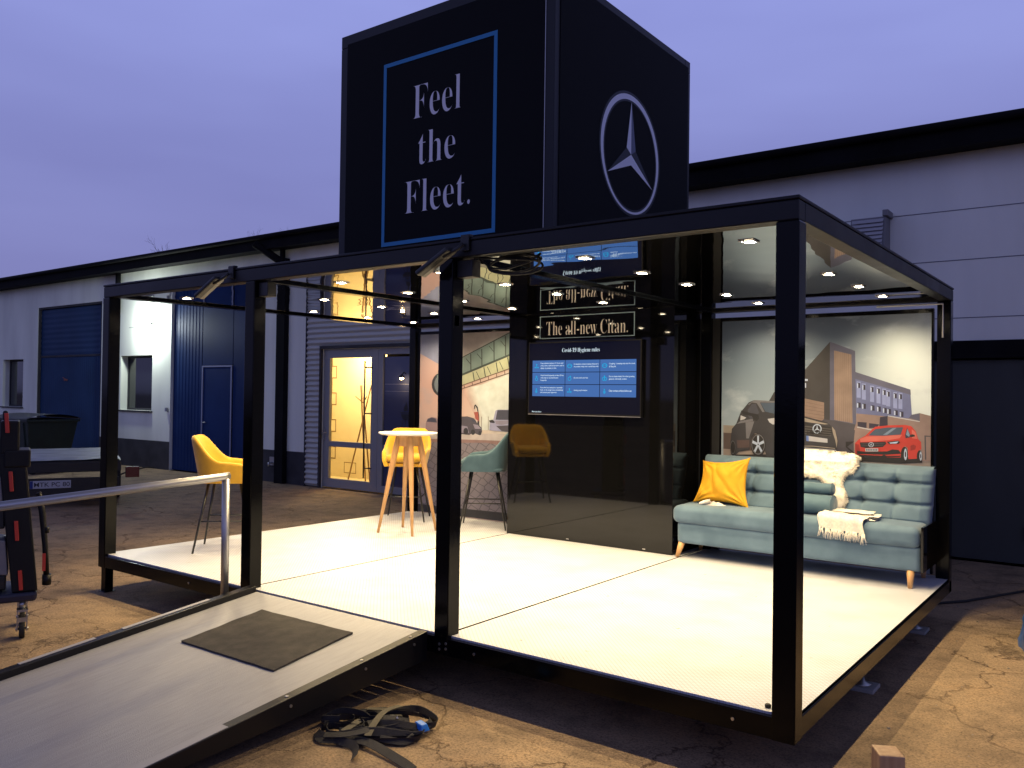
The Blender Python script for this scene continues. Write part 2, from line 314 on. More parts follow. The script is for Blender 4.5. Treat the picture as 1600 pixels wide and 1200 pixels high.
# jack legs with pads
def jack(x,y,sq=False):
    b=MB()
    if sq: b.box(x-.035,x+.035,y-.035,y+.035,G+.006,-.11); b.box(x-.05,x+.05,y-.05,y+.05,G,G+.006); b.build('support_leg',M['steel'],pav,bevel=.003)
    else:
        b.tube([(x,y,-.112),(x,y,G+.02)],.010,8); b.lathe([(.055,0),(.055,.008),(.02,.02),(.012,.05)],(x,y,G+.025),16)
        leg=b.build('support_leg',M['galv'],pav)
        c=MB(); c.box(x-.085,x+.085,y-.085,y+.085,G,G+.024); c.build('foot_pad',mat('grey_pad',(.3,.3,.3),.8),leg,bevel=.004)
jack(-5.895,.05,True)
for x,y in ((-.13,1.62),(-.15,3.19),(-5.9,3.6),(-2.05,1.9),(-3.9,1.9)): jack(x,y)
for x,z in ((-1.80,-.06),(-.28,-.06),(-4.6,-.06),(-2.06,-.05),(-2.06,-.08),(-2.01,-.04),(-2.01,-.07)):
    b=MB(); b.tube([(x,-.001,z),(x,-.006,z)],.008,10); b.build('bolt',M['bolt'],pav)
b=MB(); b.lathe([(.014,0),(.014,.012),(.010,.016)],(-.145,.075,.001),12); b.build('corner_plug',M['rubber'],pav)
b=MB(); b.box(-1.999,-1.997,.02,.06,1.80,1.86); b.build('type_plate',mat('grey_plate',(.3,.31,.33),.4),pav)

# right rear conduit
b=MB(); b.tube([(-.55,D-.112,2.168),(-.055,D-.112,2.168),(-.055,D-.112,1.90)],.008,8); o=b.build('conduit',mat('pale_conduit',(.5,.5,.52),.4),pav)

# ---------------- display box ----------------
BX0,BX1,BY=-3.962,-2.127,3.163
bx=thing('display_wall','glossy black display box rising from floor to ceiling between the two printed walls','wall',((BX0+BX1)/2,BY+.27,0))
b=MB(); b.box(BX0,BX1,BY,D-.03,.001,ZC-.003); b.build('cabinet',M['gloss'],bx,bevel=.002)
sg=MB(); sg.mi=0; x0,x1,z0,z1=-3.583,-2.524,1.960,2.183
yf=BY-.0015
frame_rect(sg,x0,x1,z0,z1,.0085,BY-.003,BY-.0003); 
sg.mi=1; add_text(sg,serif('The all-new Citan.'),-3.503,-2.596,1.993,2.128,BY-.0018,-.0145)
sg.build('sign_lettering',[mat('sign_frame',(.34,.48,.60),.5),mat('sign_cream',(.80,.70,.58),.5,emit=(.9,.75,.6),es=.10)],bx)  # faint glow put into the cream letters to brighten them; the print is unlit
for x in (-3.24,-2.42): b=MB(); b.box(x,x+.03,BY-.006,BY-.0004,.022,.028); b.build('latch',M['chrome'],bx)
b=MB(); b.box(BX1+.0005,-1.9235,3.705,3.735,.002,2.14); b.build('filler_strip',M['black'],bx)
# ---------------- television ----------------
tv=thing('television','large flat television on the black display box showing blue hygiene rules','television',(-3.05,BY,1.5))
TX0,TX1,TZ0,TZ1=-3.685,-2.427,1.212,1.925
b=MB(); b.box(TX0,TX1,BY-.045,BY-.002,TZ0,TZ1); b.box(TX0+.5,TX1-.5,BY-.047,BY-.045,TZ0+.0,TZ0+.010); casing=b.build('casing',mat('tv_casing',(.006,.006,.007),.4,spec=.25),tv,bevel=.004)
ys=BY-.0465
b=MB(); b.box(TX0+.004,TX1-.004,BY-.0475,BY-.0455,TZ0+.002,TZ0+.007); b.build('trim_strip',M['alu'],casing)
def em(name,c,s=1): return mat(name,(.004,.004,.005),.08,spec=.06,emit=c,es=s)
b=MB(); b.poly([(TX0+.012,ys,TZ0+.022),(TX1-.012,ys,TZ0+.022),(TX1-.012,ys,TZ1-.012),(TX0+.012,ys,TZ1-.012)])
scr=b.build('screen',em('screen_navy',(.0016,.0026,.012)),tv)
b=MB(); gx0,gx1,gz0,gz1=-3.635,-2.475,1.392,1.748; cw=(gx1-gx0)/3; chh=(gz1-gz0)/3
b.mi=0
for i in range(3):
    for j in range(3): b.poly([(gx0+i*cw+.003,ys-.001,gz0+j*chh+.003),(gx0+(i+1)*cw-.003,ys-.001,gz0+j*chh+.003),(gx0+(i+1)*cw-.003,ys-.001,gz0+(j+1)*chh-.003),(gx0+i*cw+.003,ys-.001,gz0+(j+1)*chh-.003)])
b.mi=1
add_text(b,serif('Covid-19 Hygiene rules'),-3.285,-2.865,1.812,1.862,ys-.0022,-.009)
add_text(b,'Mercedes-Benz',-3.632,-3.52,1.236,1.250,ys-.0022,.006)
cells=[['Keep minimum distance of 1.5m to each','every other, staff and partners, and to','desks, tv screens or cars.'],['In situations where keeping distance is','not possible, always wear a mouth/nose mask'],['Coughing / sneezing only into the crook','of the arm'],
['Wash hands frequently, at least 20 sec','with soap or use disinfectant','frequently'],['Do not touch your face'],['Do not shake hands. No other greeting','gestures with body contact'],
['If you feel any symptoms, especially','fever or dry cough, leave immediately','and contact your supervisor'],['Avoid group formation'],['Clean contact surfaces before use']]
for k,ls in enumerate(cells):
    i=k%3; j=2-k//3; x=gx0+i*cw+.10; zc=gz0+(j+.5)*chh+.012*(len(ls)-1)+.002
    for n,l in enumerate(ls): add_text(b,l,x,x+min(.272,.0072*len(l)),zc-.0235*n-.007,zc-.0235*n+.010,ys-.0022,.008)
b.mi=2
for k in range(9):
    i=k%3; j=2-k//3; cx=gx0+i*cw+.052; cz=gz0+(j+.5)*chh
    def disc(a,c,r,n=10): b.poly([(cx+a+r*math.cos(2*PI*q/n),ys-.0022,cz+c+r*math.sin(2*PI*q/n)) for q in range(n)])
    def ring(a,c,r,w,n=14,sx=1):
        for q in range(n):
            t0,t1=2*PI*q/n,2*PI*(q+1)/n
            b.poly([(cx+a+sx*r*math.cos(t0),ys-.0022,cz+c+r*math.sin(t0)),(cx+a+sx*r*math.cos(t1),ys-.0022,cz+c+r*math.sin(t1)),(cx+a+sx*(r-w)*math.cos(t1),ys-.0022,cz+c+(r-w)*math.sin(t1)),(cx+a+sx*(r-w)*math.cos(t0),ys-.0022,cz+c+(r-w)*math.sin(t0))])
    if k in (0,7): disc(-.016,-.012,.008); disc(.016,-.012,.008); disc(0,.016,.008); b.poly([(cx-.003,ys-.0022,cz-.02),(cx+.003,ys-.0022,cz-.02),(cx+.003,ys-.0022,cz+.01),(cx-.003,ys-.0022,cz+.01)])
    elif k in (1,2): ring(0,0,.021,.006,sx=1.35); disc(-.008,.002,.005); disc(.012,.002,.005)
    elif k==3: ring(0,-.008,.017,.006); disc(0,.018,.008)
    elif k==4: ring(0,-.004,.020,.006); disc(.010,.018,.007)
    elif k==5: ring(-.010,-.006,.017,.006); ring(.010,-.006,.017,.006); disc(0,.018,.008)
    else: ring(0,-.010,.016,.006,sx=.8); disc(0,.014,.007); disc(0,-.01,.006)
b.build('screen_picture',[em('screen_blue',(.055,.150,.42)),em('screen_white',(.75,.90,1.0)),em('screen_cyan',(.01,.38,.72))],scr)

# ---------------- printed walls ----------------
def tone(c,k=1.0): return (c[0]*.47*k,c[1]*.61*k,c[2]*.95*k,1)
def print_sky(name,stops,glow,gpos,cl=(.85,.80,.68)):
    m=bpy.data.materials.new(name); m.use_nodes=True; nt=m.node_tree; N=nt.nodes; L=nt.links; p=N['Principled BSDF']; p.inputs['Roughness'].default_value=.6
    tc=N.new('ShaderNodeTexCoord'); sp=N.new('ShaderNodeSeparateXYZ'); L.new(tc.outputs['Object'],sp.inputs[0])
    mr=N.new('ShaderNodeMapRange'); mr.inputs['From Min'].default_value=.8; mr.inputs['From Max'].default_value=2.11; L.new(sp.outputs['Z'],mr.inputs[0])
    r=N.new('ShaderNodeValToRGB'); e=r.color_ramp.elements; e[0].position=stops[0][0]; e[0].color=tone(srgb(*stops[0][1])); e[1].position=stops[-1][0]; e[1].color=tone(srgb(*stops[-1][1]))
    for q,c in stops[1:-1]: k=e.new(q); k.color=tone(srgb(*c))
    L.new(mr.outputs[0],r.inputs[0])
    d=N.new('ShaderNodeVectorMath'); d.operation='DISTANCE'; d.inputs[1].default_value=gpos; L.new(tc.outputs['Object'],d.inputs[0])
    g1=N.new('ShaderNodeMapRange'); g1.interpolation_type='SMOOTHSTEP'; g1.inputs['From Min'].default_value=.95; g1.inputs['From Max'].default_value=0.0; g1.inputs['To Max'].default_value=1; L.new(d.outputs['Value'],g1.inputs[0])
    mx=N.new('ShaderNodeMix'); mx.data_type='RGBA'; mx.inputs[7].default_value=tone(srgb(*glow),1.1); L.new(g1.outputs[0],mx.inputs[0]); L.new(r.outputs[0],mx.inputs[6])
    mp=N.new('ShaderNodeMapping'); mp.inputs['Rotation'].default_value=(0,R(-28),0); mp.inputs['Scale'].default_value=(1,1,1.9); L.new(tc.outputs['Object'],mp.inputs[0])
    n=N.new('ShaderNodeTexNoise'); n.inputs['Scale'].default_value=2.3; n.inputs['Detail'].default_value=7; n.inputs['Roughness'].default_value=.6; L.new(mp.outputs[0],n.inputs['Vector'])
    cr=N.new('ShaderNodeValToRGB'); cr.color_ramp.elements[0].position=.54; cr.color_ramp.elements[0].color=(0,0,0,1); cr.color_ramp.elements[1].position=.74; cr.color_ramp.elements[1].color=(.8,.8,.8,1); L.new(n.outputs['Fac'],cr.inputs[0])
    m2=N.new('ShaderNodeMix'); m2.data_type='RGBA'; m2.inputs[7].default_value=tone((*cl,1),.8); L.new(cr.outputs[0],m2.inputs[0]); L.new(mx.outputs[2],m2.inputs[6]); L.new(m2.outputs[2],p.inputs['Base Color'])
    return m
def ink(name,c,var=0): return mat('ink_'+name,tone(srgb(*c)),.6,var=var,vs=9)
INK=dict(brown=(104,80,66),tan=(176,150,120),ground=(178,148,122),dkbld=(64,57,55),white=(215,212,215),frame=(104,96,106),wood=(170,134,108),slat=(132,100,80),brick=(158,122,98),bricks=(132,98,78),under=(84,74,74),
 wing=(118,116,142),pil=(160,158,185),win=(54,46,60),brick2=(164,128,108),pale=(214,196,178),dark=(34,30,32),red=(222,60,46),redhi=(240,112,88),redlo=(170,40,34),glass=(82,90,98),glasshi=(140,148,152),grilll=(90,72,72),chrome=(206,202,198),
 tyre=(30,27,28),van=(58,53,53),vanhi=(128,116,108),vanwin=(80,74,76),vanlo=(96,70,62),tanhi=(176,150,122),grilll2=(92,80,70),blue=(110,130,180),
 Lsky=(150,142,150),Lsky2=(188,162,140),Lcloud=(250,236,200),Lcloudg=(196,184,170),Lring=(56,54,54),Ltube0=(128,126,118),Ltube=(132,140,120),Ltube2=(205,190,138),Lbeam=(64,72,60),Ldark=(62,66,58),Lrail=(128,92,74),Lred=(190,90,70),
 Lgrd=(226,196,168),Lgrd2=(170,124,104),Lskirt=(58,52,48),Lcar0=(180,140,126),Lcarw=(84,78,84),Lcard=(96,84,84),Lcarl=(170,148,146),Lvan=(188,172,178))
for _q in range(9):
    _f=_q/8; INK['Lc%d'%_q]=(228+24*_f,178+58*_f,146+54*_f)
inkm={}
def cob_mat():
    m=bpy.data.materials.new('ink_cobbles'); m.use_nodes=True; nt=m.node_tree; N=nt.nodes; L=nt.links; p=N['Principled BSDF']; p.inputs['Roughness'].default_value=.6
    tc=N.new('ShaderNodeTexCoord'); mp=N.new('ShaderNodeMapping'); mp.inputs['Rotation'].default_value=(0,R(-32),0); mp.inputs['Scale'].default_value=(9,9,13); L.new(tc.outputs['Object'],mp.inputs[0])
    v=N.new('ShaderNodeTexVoronoi'); v.feature='DISTANCE_TO_EDGE'; v.inputs['Scale'].default_value=1; v.inputs['Randomness'].default_value=.32; L.new(mp.outputs[0],v.inputs['Vector'])
    r=N.new('ShaderNodeValToRGB'); e=r.color_ramp.elements; e[0].position=.02; e[0].color=tone(srgb(112,94,88)); e[1].position=.08; e[1].color=tone(srgb(156,134,124)); L.new(v.outputs['Distance'],r.inputs[0]); L.new(r.outputs[0],p.inputs['Base Color'])
    return m
def get_ink(k):
    if k not in inkm: inkm[k]=cob_mat() if k=='Lcob' else ink(k,INK[k],.10)
    return inkm[k]
def clip(pts,x0,x1,z0,z1):
    def cl(p,ins,inter):
        o=[]
        for i in range(len(p)):
            a,b=p[i-1],p[i]
            if ins(b):
                if not ins(a): o.append(inter(a,b))
                o.append(b)
            elif ins(a): o.append(inter(a,b))
        return o
    for ax,v,sg in ((0,x0,1),(0,x1,-1),(1,z0,1),(1,z1,-1)):
        if not pts: return pts
        pts=cl(pts,lambda q:(q[ax]-v)*sg>=0,lambda a,b:tuple(a[k]+(b[k]-a[k])*((v-a[ax])/(b[ax]-a[ax])) for k in (0,1)))
    return pts
def printed_wall(name_label,x0,x1,z0,z1,art,sky):
    t=thing('printed_wall',name_label,'wall print',((x0+x1)/2,3.70,0))
    b=MB(); b.box(x0,x1,3.7035,3.735,z0,z1); b.build('panel',M['black'],t)
    b=MB(); w=.018; b.box(x0-w,x1+w,3.698,3.74,z1+.0005,z1+.035); b.box(x0-w,x0-.0005,3.698,3.74,z0,z1); b.box(x1+.0005,x1+w,3.698,3.74,z0,z1); b.build('panel_frame',M['steel'],t,bevel=.002)
    b=MB(); mats=[sky]; b.poly([(x0,3.7030,z0),(x1,3.7030,z0),(x1,3.7030,z1),(x0,3.7030,z1)]); idx={}
    for n,(k,pts) in enumerate(art):
        pts=clip([tuple(q) for q in pts],x0,x1,z0,z1)
        if len(pts)<3: continue
        mm=get_ink(k)
        if mm not in idx: idx[mm]=len(mats); mats.append(mm)
        b.mi=idx[mm]; y=3.7026-n*.000045; b.poly([(q[0],y,q[1]) for q in pts])
    if x0>-3:
        b.mi=len(mats); mats.append(get_ink('dark')); add_text(b,'S MB 3540',-1.118,-.992,1.098,1.131,3.6915,.01)
    b.build('print',mats,t)
    return t
ART_RIGHT=[
('brown',[(-1.886,1.082),(-0.964,1.072),(-0.963,0.897),(-1.885,0.929)]),
('tan',[(-1.887,1.152),(-0.965,1.138),(-0.964,1.072),(-1.886,1.082)]),
('ground',[(-1.885,0.934),(-0.701,0.911),(-0.131,0.912),(-0.128,0.515),(-1.879,0.353)]),
('dkbld',[(-1.463,1.377),(-1.418,1.457),(-1.143,1.66),(-0.936,1.893),(-0.902,1.881),(-0.895,1.042),(-1.46,1.018)]),
('white',[(-1.156,1.577),(-1.121,1.575),(-1.121,1.558),(-1.155,1.559)]),
('white',[(-1.155,1.542),(-1.135,1.54),(-1.134,1.5),(-1.155,1.5)]),
('frame',[(-0.936,1.893),(-0.918,1.887),(-0.729,1.811),(-0.714,1.189),(-0.896,1.2),(-0.931,1.204)]),
('wood',[(-0.901,1.819),(-0.759,1.781),(-0.745,1.204),(-0.894,1.227)]),
('slat',[(-0.893,1.817),(-0.891,1.816),(-0.884,1.226),(-0.887,1.226)]),
('slat',[(-0.877,1.812),(-0.875,1.812),(-0.868,1.223),(-0.871,1.223)]),
('slat',[(-0.861,1.808),(-0.859,1.807),(-0.851,1.221),(-0.854,1.221)]),
('slat',[(-0.846,1.804),(-0.843,1.803),(-0.835,1.218),(-0.838,1.218)]),
('slat',[(-0.83,1.8),(-0.827,1.799),(-0.818,1.216),(-0.822,1.216)]),
('slat',[(-0.814,1.795),(-0.811,1.795),(-0.802,1.213),(-0.805,1.213)]),
('slat',[(-0.798,1.791),(-0.796,1.791),(-0.786,1.211),(-0.789,1.211)]),
('slat',[(-0.783,1.787),(-0.78,1.786),(-0.77,1.208),(-0.773,1.208)]),
('slat',[(-0.767,1.783),(-0.765,1.782),(-0.754,1.206),(-0.757,1.206)]),
('brick',[(-1.4,1.457),(-0.98,1.373),(-0.979,1.214),(-1.399,1.247)]),
('bricks',[(-1.4,1.429),(-0.98,1.345),(-0.98,1.343),(-1.4,1.425)]),
('bricks',[(-1.4,1.392),(-0.98,1.318),(-0.98,1.315),(-1.4,1.388)]),
('bricks',[(-1.4,1.355),(-0.98,1.291),(-0.98,1.288),(-1.399,1.351)]),
('bricks',[(-1.399,1.318),(-0.979,1.263),(-0.979,1.26),(-1.399,1.315)]),
('bricks',[(-1.399,1.281),(-0.979,1.236),(-0.979,1.233),(-1.399,1.278)]),
('under',[(-0.982,1.23),(-0.891,1.222),(-0.703,1.19),(-0.701,0.933),(-1.154,0.953),(-1.155,1.086)]),
('wing',[(-0.727,1.635),(-0.299,1.49),(-0.283,1.249),(-0.714,1.264)]),
('frame',[(-0.727,1.635),(-0.297,1.487),(-0.294,1.446),(-0.727,1.576)]),
('pil',[(-0.714,1.555),(-0.682,1.552),(-0.681,1.416),(-0.713,1.42)]),
('win',[(-0.709,1.544),(-0.685,1.541),(-0.685,1.499),(-0.709,1.501)]),
('white',[(-0.71,1.539),(-0.702,1.538),(-0.702,1.501),(-0.71,1.501)]),
('pil',[(-0.672,1.539),(-0.641,1.536),(-0.64,1.4),(-0.671,1.405)]),
('win',[(-0.667,1.528),(-0.644,1.525),(-0.643,1.483),(-0.667,1.485)]),
('white',[(-0.668,1.523),(-0.66,1.522),(-0.66,1.485),(-0.668,1.485)]),
('pil',[(-0.607,1.52),(-0.576,1.518),(-0.575,1.382),(-0.606,1.387)]),
('win',[(-0.602,1.51),(-0.579,1.507),(-0.579,1.465),(-0.602,1.467)]),
('white',[(-0.603,1.504),(-0.595,1.503),(-0.595,1.467),(-0.603,1.467)]),
('pil',[(-0.557,1.508),(-0.526,1.506),(-0.525,1.371),(-0.556,1.376)]),
('win',[(-0.552,1.498),(-0.529,1.495),(-0.529,1.453),(-0.552,1.455)]),
('white',[(-0.553,1.492),(-0.545,1.491),(-0.545,1.455),(-0.553,1.455)]),
('pil',[(-0.512,1.496),(-0.482,1.494),(-0.481,1.36),(-0.511,1.364)]),
('win',[(-0.507,1.486),(-0.484,1.483),(-0.484,1.442),(-0.507,1.444)]),
('white',[(-0.508,1.48),(-0.5,1.479),(-0.5,1.444),(-0.508,1.444)]),
('pil',[(-0.481,1.484),(-0.45,1.481),(-0.449,1.348),(-0.48,1.352)]),
('win',[(-0.476,1.473),(-0.453,1.47),(-0.453,1.429),(-0.475,1.431)]),
('white',[(-0.476,1.468),(-0.469,1.467),(-0.468,1.431),(-0.476,1.431)]),
('pil',[(-0.427,1.469),(-0.397,1.467),(-0.396,1.333),(-0.426,1.338)]),
('win',[(-0.422,1.459),(-0.399,1.456),(-0.399,1.415),(-0.422,1.417)]),
('white',[(-0.423,1.453),(-0.415,1.452),(-0.415,1.417),(-0.423,1.417)]),
('pil',[(-0.387,1.464),(-0.357,1.461),(-0.356,1.329),(-0.386,1.333)]),
('win',[(-0.382,1.453),(-0.36,1.45),(-0.359,1.41),(-0.382,1.411)]),
('white',[(-0.383,1.448),(-0.375,1.447),(-0.375,1.412),(-0.383,1.411)]),
('win',[(-0.705,1.379),(-0.68,1.376),(-0.68,1.333),(-0.704,1.336)]),
('white',[(-0.71,1.373),(-0.7,1.372),(-0.699,1.336),(-0.71,1.336)]),
('win',[(-0.664,1.37),(-0.639,1.368),(-0.639,1.325),(-0.663,1.328)]),
('white',[(-0.669,1.365),(-0.659,1.364),(-0.658,1.328),(-0.669,1.327)]),
('win',[(-0.595,1.358),(-0.571,1.355),(-0.57,1.312),(-0.595,1.315)]),
('white',[(-0.6,1.352),(-0.59,1.351),(-0.589,1.315),(-0.6,1.315)]),
('win',[(-0.546,1.35),(-0.522,1.347),(-0.521,1.305),(-0.545,1.307)]),
('white',[(-0.551,1.344),(-0.541,1.343),(-0.54,1.307),(-0.55,1.307)]),
('win',[(-0.5,1.339),(-0.476,1.336),(-0.476,1.294),(-0.5,1.297)]),
('white',[(-0.505,1.333),(-0.495,1.333),(-0.495,1.297),(-0.504,1.297)]),
('win',[(-0.466,1.331),(-0.443,1.328),(-0.442,1.286),(-0.466,1.289)]),
('white',[(-0.471,1.326),(-0.461,1.325),(-0.461,1.289),(-0.471,1.289)]),
('win',[(-0.414,1.321),(-0.391,1.318),(-0.39,1.276),(-0.414,1.279)]),
('white',[(-0.419,1.315),(-0.409,1.314),(-0.409,1.279),(-0.419,1.279)]),
('win',[(-0.371,1.311),(-0.348,1.308),(-0.348,1.266),(-0.371,1.269)]),
('white',[(-0.376,1.305),(-0.366,1.304),(-0.366,1.269),(-0.376,1.269)]),
('brick2',[(-0.714,1.286),(-0.288,1.254),(-0.288,1.28),(-0.227,1.3),(-0.133,1.276),(-0.131,0.912),(-0.732,0.931),(-0.734,1.14),(-0.714,1.211)]),
('frame',[(-0.288,1.285),(-0.227,1.3),(-0.226,1.236),(-0.307,1.259)]),
('win',[(-0.527,1.26),(-0.468,1.271),(-0.467,1.176),(-0.532,1.184)]),
('pale',[(-0.466,1.276),(-0.226,1.236),(-0.226,1.228),(-0.466,1.268)]),
('win',[(-0.704,1.216),(-0.632,1.213),(-0.632,1.165),(-0.703,1.179)]),
('win',[(-0.612,1.208),(-0.532,1.2),(-0.551,1.173),(-0.612,1.166)]),
('pale',[(-0.708,1.176),(-0.632,1.165),(-0.591,1.156),(-0.591,1.148),(-0.708,1.168)]),
('under',[(-0.859,1.185),(-0.724,1.146),(-0.733,1.049),(-0.858,1.098)]),
('under',[(-0.191,1.122),(-0.138,1.121),(-0.138,1.112),(-0.18,1.112),(-0.176,0.928),(-0.185,0.928)]),
('dark',[(-0.798,1.045),(-0.728,1.051),(-0.787,1.004),(-0.722,0.953),(-0.739,0.952),(-0.798,1.001)]),
('dark',[(-0.716,0.921),(-0.688,0.888),(-0.365,0.887),(-0.205,0.902),(-0.205,0.938),(-0.376,0.94)]),
('red',[(-0.723,1.037),(-0.69,1.073),(-0.643,1.101),(-0.605,1.14),(-0.564,1.179),(-0.473,1.193),(-0.336,1.202),(-0.289,1.193),(-0.255,1.153),(-0.237,1.092),(-0.215,1.068),(-0.212,1.01),(-0.226,1.003),(-0.246,0.933),(-0.308,0.926),(-0.314,1.016),(-0.335,1.032),(-0.35,1.003),(-0.355,0.941),(-0.376,0.934),(-0.689,0.928),(-0.722,0.956)]),
('redhi',[(-0.684,1.073),(-0.635,1.096),(-0.472,1.108),(-0.356,1.121),(-0.377,1.092),(-0.472,1.071),(-0.678,1.048)]),
('redhi',[(-0.284,1.168),(-0.258,1.147),(-0.242,1.092),(-0.283,1.096)]),
('redlo',[(-0.293,1.034),(-0.272,1.046),(-0.252,1.035),(-0.257,1.007),(-0.293,0.994)]),
('redlo',[(-0.723,1.031),(-0.689,1.027),(-0.678,0.935),(-0.716,0.938)]),
('glass',[(-0.618,1.105),(-0.564,1.159),(-0.473,1.176),(-0.349,1.182),(-0.367,1.122),(-0.499,1.107)]),
('glasshi',[(-0.504,1.115),(-0.43,1.172),(-0.399,1.176),(-0.472,1.116)]),
('win',[(-0.335,1.116),(-0.32,1.181),(-0.294,1.123),(-0.299,1.101),(-0.33,1.094)]),
('glasshi',[(-0.327,1.122),(-0.317,1.173),(-0.299,1.123),(-0.304,1.106)]),
('dark',[(-0.299,1.117),(-0.283,1.128),(-0.263,1.124),(-0.26,1.111),(-0.294,1.104)]),
('dark',[(-0.684,1.044),(-0.483,1.059),(-0.477,1.042),(-0.504,1.015),(-0.634,1.0),(-0.678,1.007)]),
('grilll',[(-0.673,1.035),(-0.488,1.05),(-0.488,1.045),(-0.673,1.03)]),
('grilll',[(-0.673,1.018),(-0.496,1.033),(-0.499,1.029),(-0.67,1.014)]),
('chrome',[(-0.574,1.031),(-0.575,1.024),(-0.579,1.017),(-0.584,1.013),(-0.591,1.01),(-0.598,1.009),(-0.605,1.012),(-0.611,1.016),(-0.614,1.022),(-0.616,1.029),(-0.614,1.036),(-0.611,1.043),(-0.605,1.047),(-0.599,1.05),(-0.591,1.05),(-0.585,1.048),(-0.579,1.044),(-0.575,1.038)]),
('dark',[(-0.578,1.031),(-0.579,1.025),(-0.582,1.02),(-0.587,1.016),(-0.592,1.014),(-0.598,1.014),(-0.603,1.016),(-0.607,1.019),(-0.61,1.024),(-0.611,1.029),(-0.61,1.035),(-0.607,1.04),(-0.603,1.044),(-0.598,1.046),(-0.592,1.046),(-0.587,1.044),(-0.582,1.041),(-0.579,1.036)]),
('chrome',[(-0.595,1.049),(-0.598,1.03),(-0.592,1.03)]),
('chrome',[(-0.611,1.019),(-0.593,1.027),(-0.596,1.033)]),
('chrome',[(-0.579,1.021),(-0.593,1.033),(-0.596,1.027)]),
('dark',[(-0.472,1.059),(-0.387,1.073),(-0.371,1.061),(-0.382,1.046),(-0.456,1.04)]),
('white',[(-0.453,1.053),(-0.382,1.066),(-0.398,1.049),(-0.445,1.045)]),
('pale',[(-0.641,0.997),(-0.539,1.002),(-0.539,0.976),(-0.64,0.972)]),
('frame',[(-0.634,0.992),(-0.625,0.992),(-0.625,0.979),(-0.634,0.979)]),
('frame',[(-0.621,0.992),(-0.612,0.993),(-0.612,0.98),(-0.621,0.979)]),
('frame',[(-0.608,0.993),(-0.599,0.994),(-0.599,0.98),(-0.608,0.98)]),
('frame',[(-0.595,0.994),(-0.586,0.994),(-0.586,0.981),(-0.594,0.981)]),
('frame',[(-0.581,0.994),(-0.573,0.995),(-0.573,0.982),(-0.581,0.981)]),
('frame',[(-0.568,0.995),(-0.56,0.995),(-0.56,0.982),(-0.568,0.982)]),
('frame',[(-0.555,0.996),(-0.547,0.996),(-0.547,0.983),(-0.555,0.982)]),
('dark',[(-0.706,0.974),(-0.639,0.969),(-0.471,0.98),(-0.429,0.999),(-0.381,0.996),(-0.363,0.968),(-0.471,0.954),(-0.705,0.948)]),
('dark',[(-0.716,0.941),(-0.471,0.943),(-0.365,0.951),(-0.371,0.94),(-0.689,0.925)]),
('tyre',[(-0.311,0.96),(-0.313,0.937),(-0.317,0.917),(-0.324,0.902),(-0.333,0.893),(-0.343,0.893),(-0.352,0.9),(-0.359,0.915),(-0.364,0.934),(-0.365,0.957),(-0.364,0.98),(-0.359,1.0),(-0.352,1.015),(-0.343,1.023),(-0.334,1.024),(-0.325,1.016),(-0.318,1.002),(-0.313,0.982)]),
('chrome',[(-0.319,0.964),(-0.319,0.948),(-0.321,0.933),(-0.324,0.922),(-0.328,0.916),(-0.332,0.916),(-0.335,0.922),(-0.339,0.932),(-0.341,0.946),(-0.341,0.963),(-0.341,0.979),(-0.339,0.994),(-0.336,1.004),(-0.332,1.01),(-0.328,1.01),(-0.325,1.005),(-0.322,0.994),(-0.319,0.98)]),
('win',[(-0.325,0.964),(-0.325,0.956),(-0.326,0.949),(-0.327,0.943),(-0.329,0.941),(-0.331,0.94),(-0.333,0.943),(-0.334,0.948),(-0.335,0.955),(-0.335,0.963),(-0.335,0.971),(-0.334,0.978),(-0.333,0.983),(-0.331,0.986),(-0.329,0.986),(-0.327,0.984),(-0.326,0.978),(-0.325,0.972)]),
('tyre',[(-0.203,0.952),(-0.204,0.934),(-0.208,0.919),(-0.214,0.907),(-0.221,0.9),(-0.228,0.9),(-0.235,0.906),(-0.241,0.917),(-0.245,0.932),(-0.246,0.949),(-0.245,0.967),(-0.241,0.983),(-0.236,0.994),(-0.229,1.001),(-0.221,1.001),(-0.214,0.995),(-0.208,0.984),(-0.205,0.969)]),
('chrome',[(-0.207,0.956),(-0.208,0.943),(-0.209,0.932),(-0.212,0.924),(-0.215,0.919),(-0.218,0.919),(-0.221,0.923),(-0.223,0.931),(-0.225,0.942),(-0.226,0.955),(-0.225,0.968),(-0.224,0.979),(-0.221,0.987),(-0.218,0.992),(-0.215,0.992),(-0.212,0.987),(-0.21,0.979),(-0.208,0.968)]),
('win',[(-0.212,0.956),(-0.212,0.949),(-0.213,0.944),(-0.214,0.94),(-0.216,0.938),(-0.217,0.938),(-0.219,0.94),(-0.22,0.944),(-0.22,0.949),(-0.221,0.955),(-0.221,0.961),(-0.22,0.967),(-0.219,0.971),(-0.217,0.973),(-0.216,0.973),(-0.214,0.971),(-0.213,0.967),(-0.213,0.962)]),
('tyre',[(-0.64,0.911),(-0.642,0.902),(-0.647,0.894),(-0.654,0.888),(-0.663,0.884),(-0.673,0.883),(-0.682,0.886),(-0.689,0.891),(-0.694,0.899),(-0.696,0.908),(-0.694,0.917),(-0.689,0.925),(-0.682,0.931),(-0.673,0.935),(-0.663,0.935),(-0.654,0.933),(-0.647,0.927),(-0.642,0.92)]),
('tyre',[(-0.472,0.926),(-0.473,0.916),(-0.477,0.908),(-0.483,0.902),(-0.49,0.898),(-0.498,0.897),(-0.505,0.9),(-0.511,0.906),(-0.515,0.914),(-0.517,0.923),(-0.515,0.933),(-0.511,0.941),(-0.505,0.948),(-0.498,0.951),(-0.49,0.952),(-0.483,0.949),(-0.477,0.943),(-0.473,0.935)]),
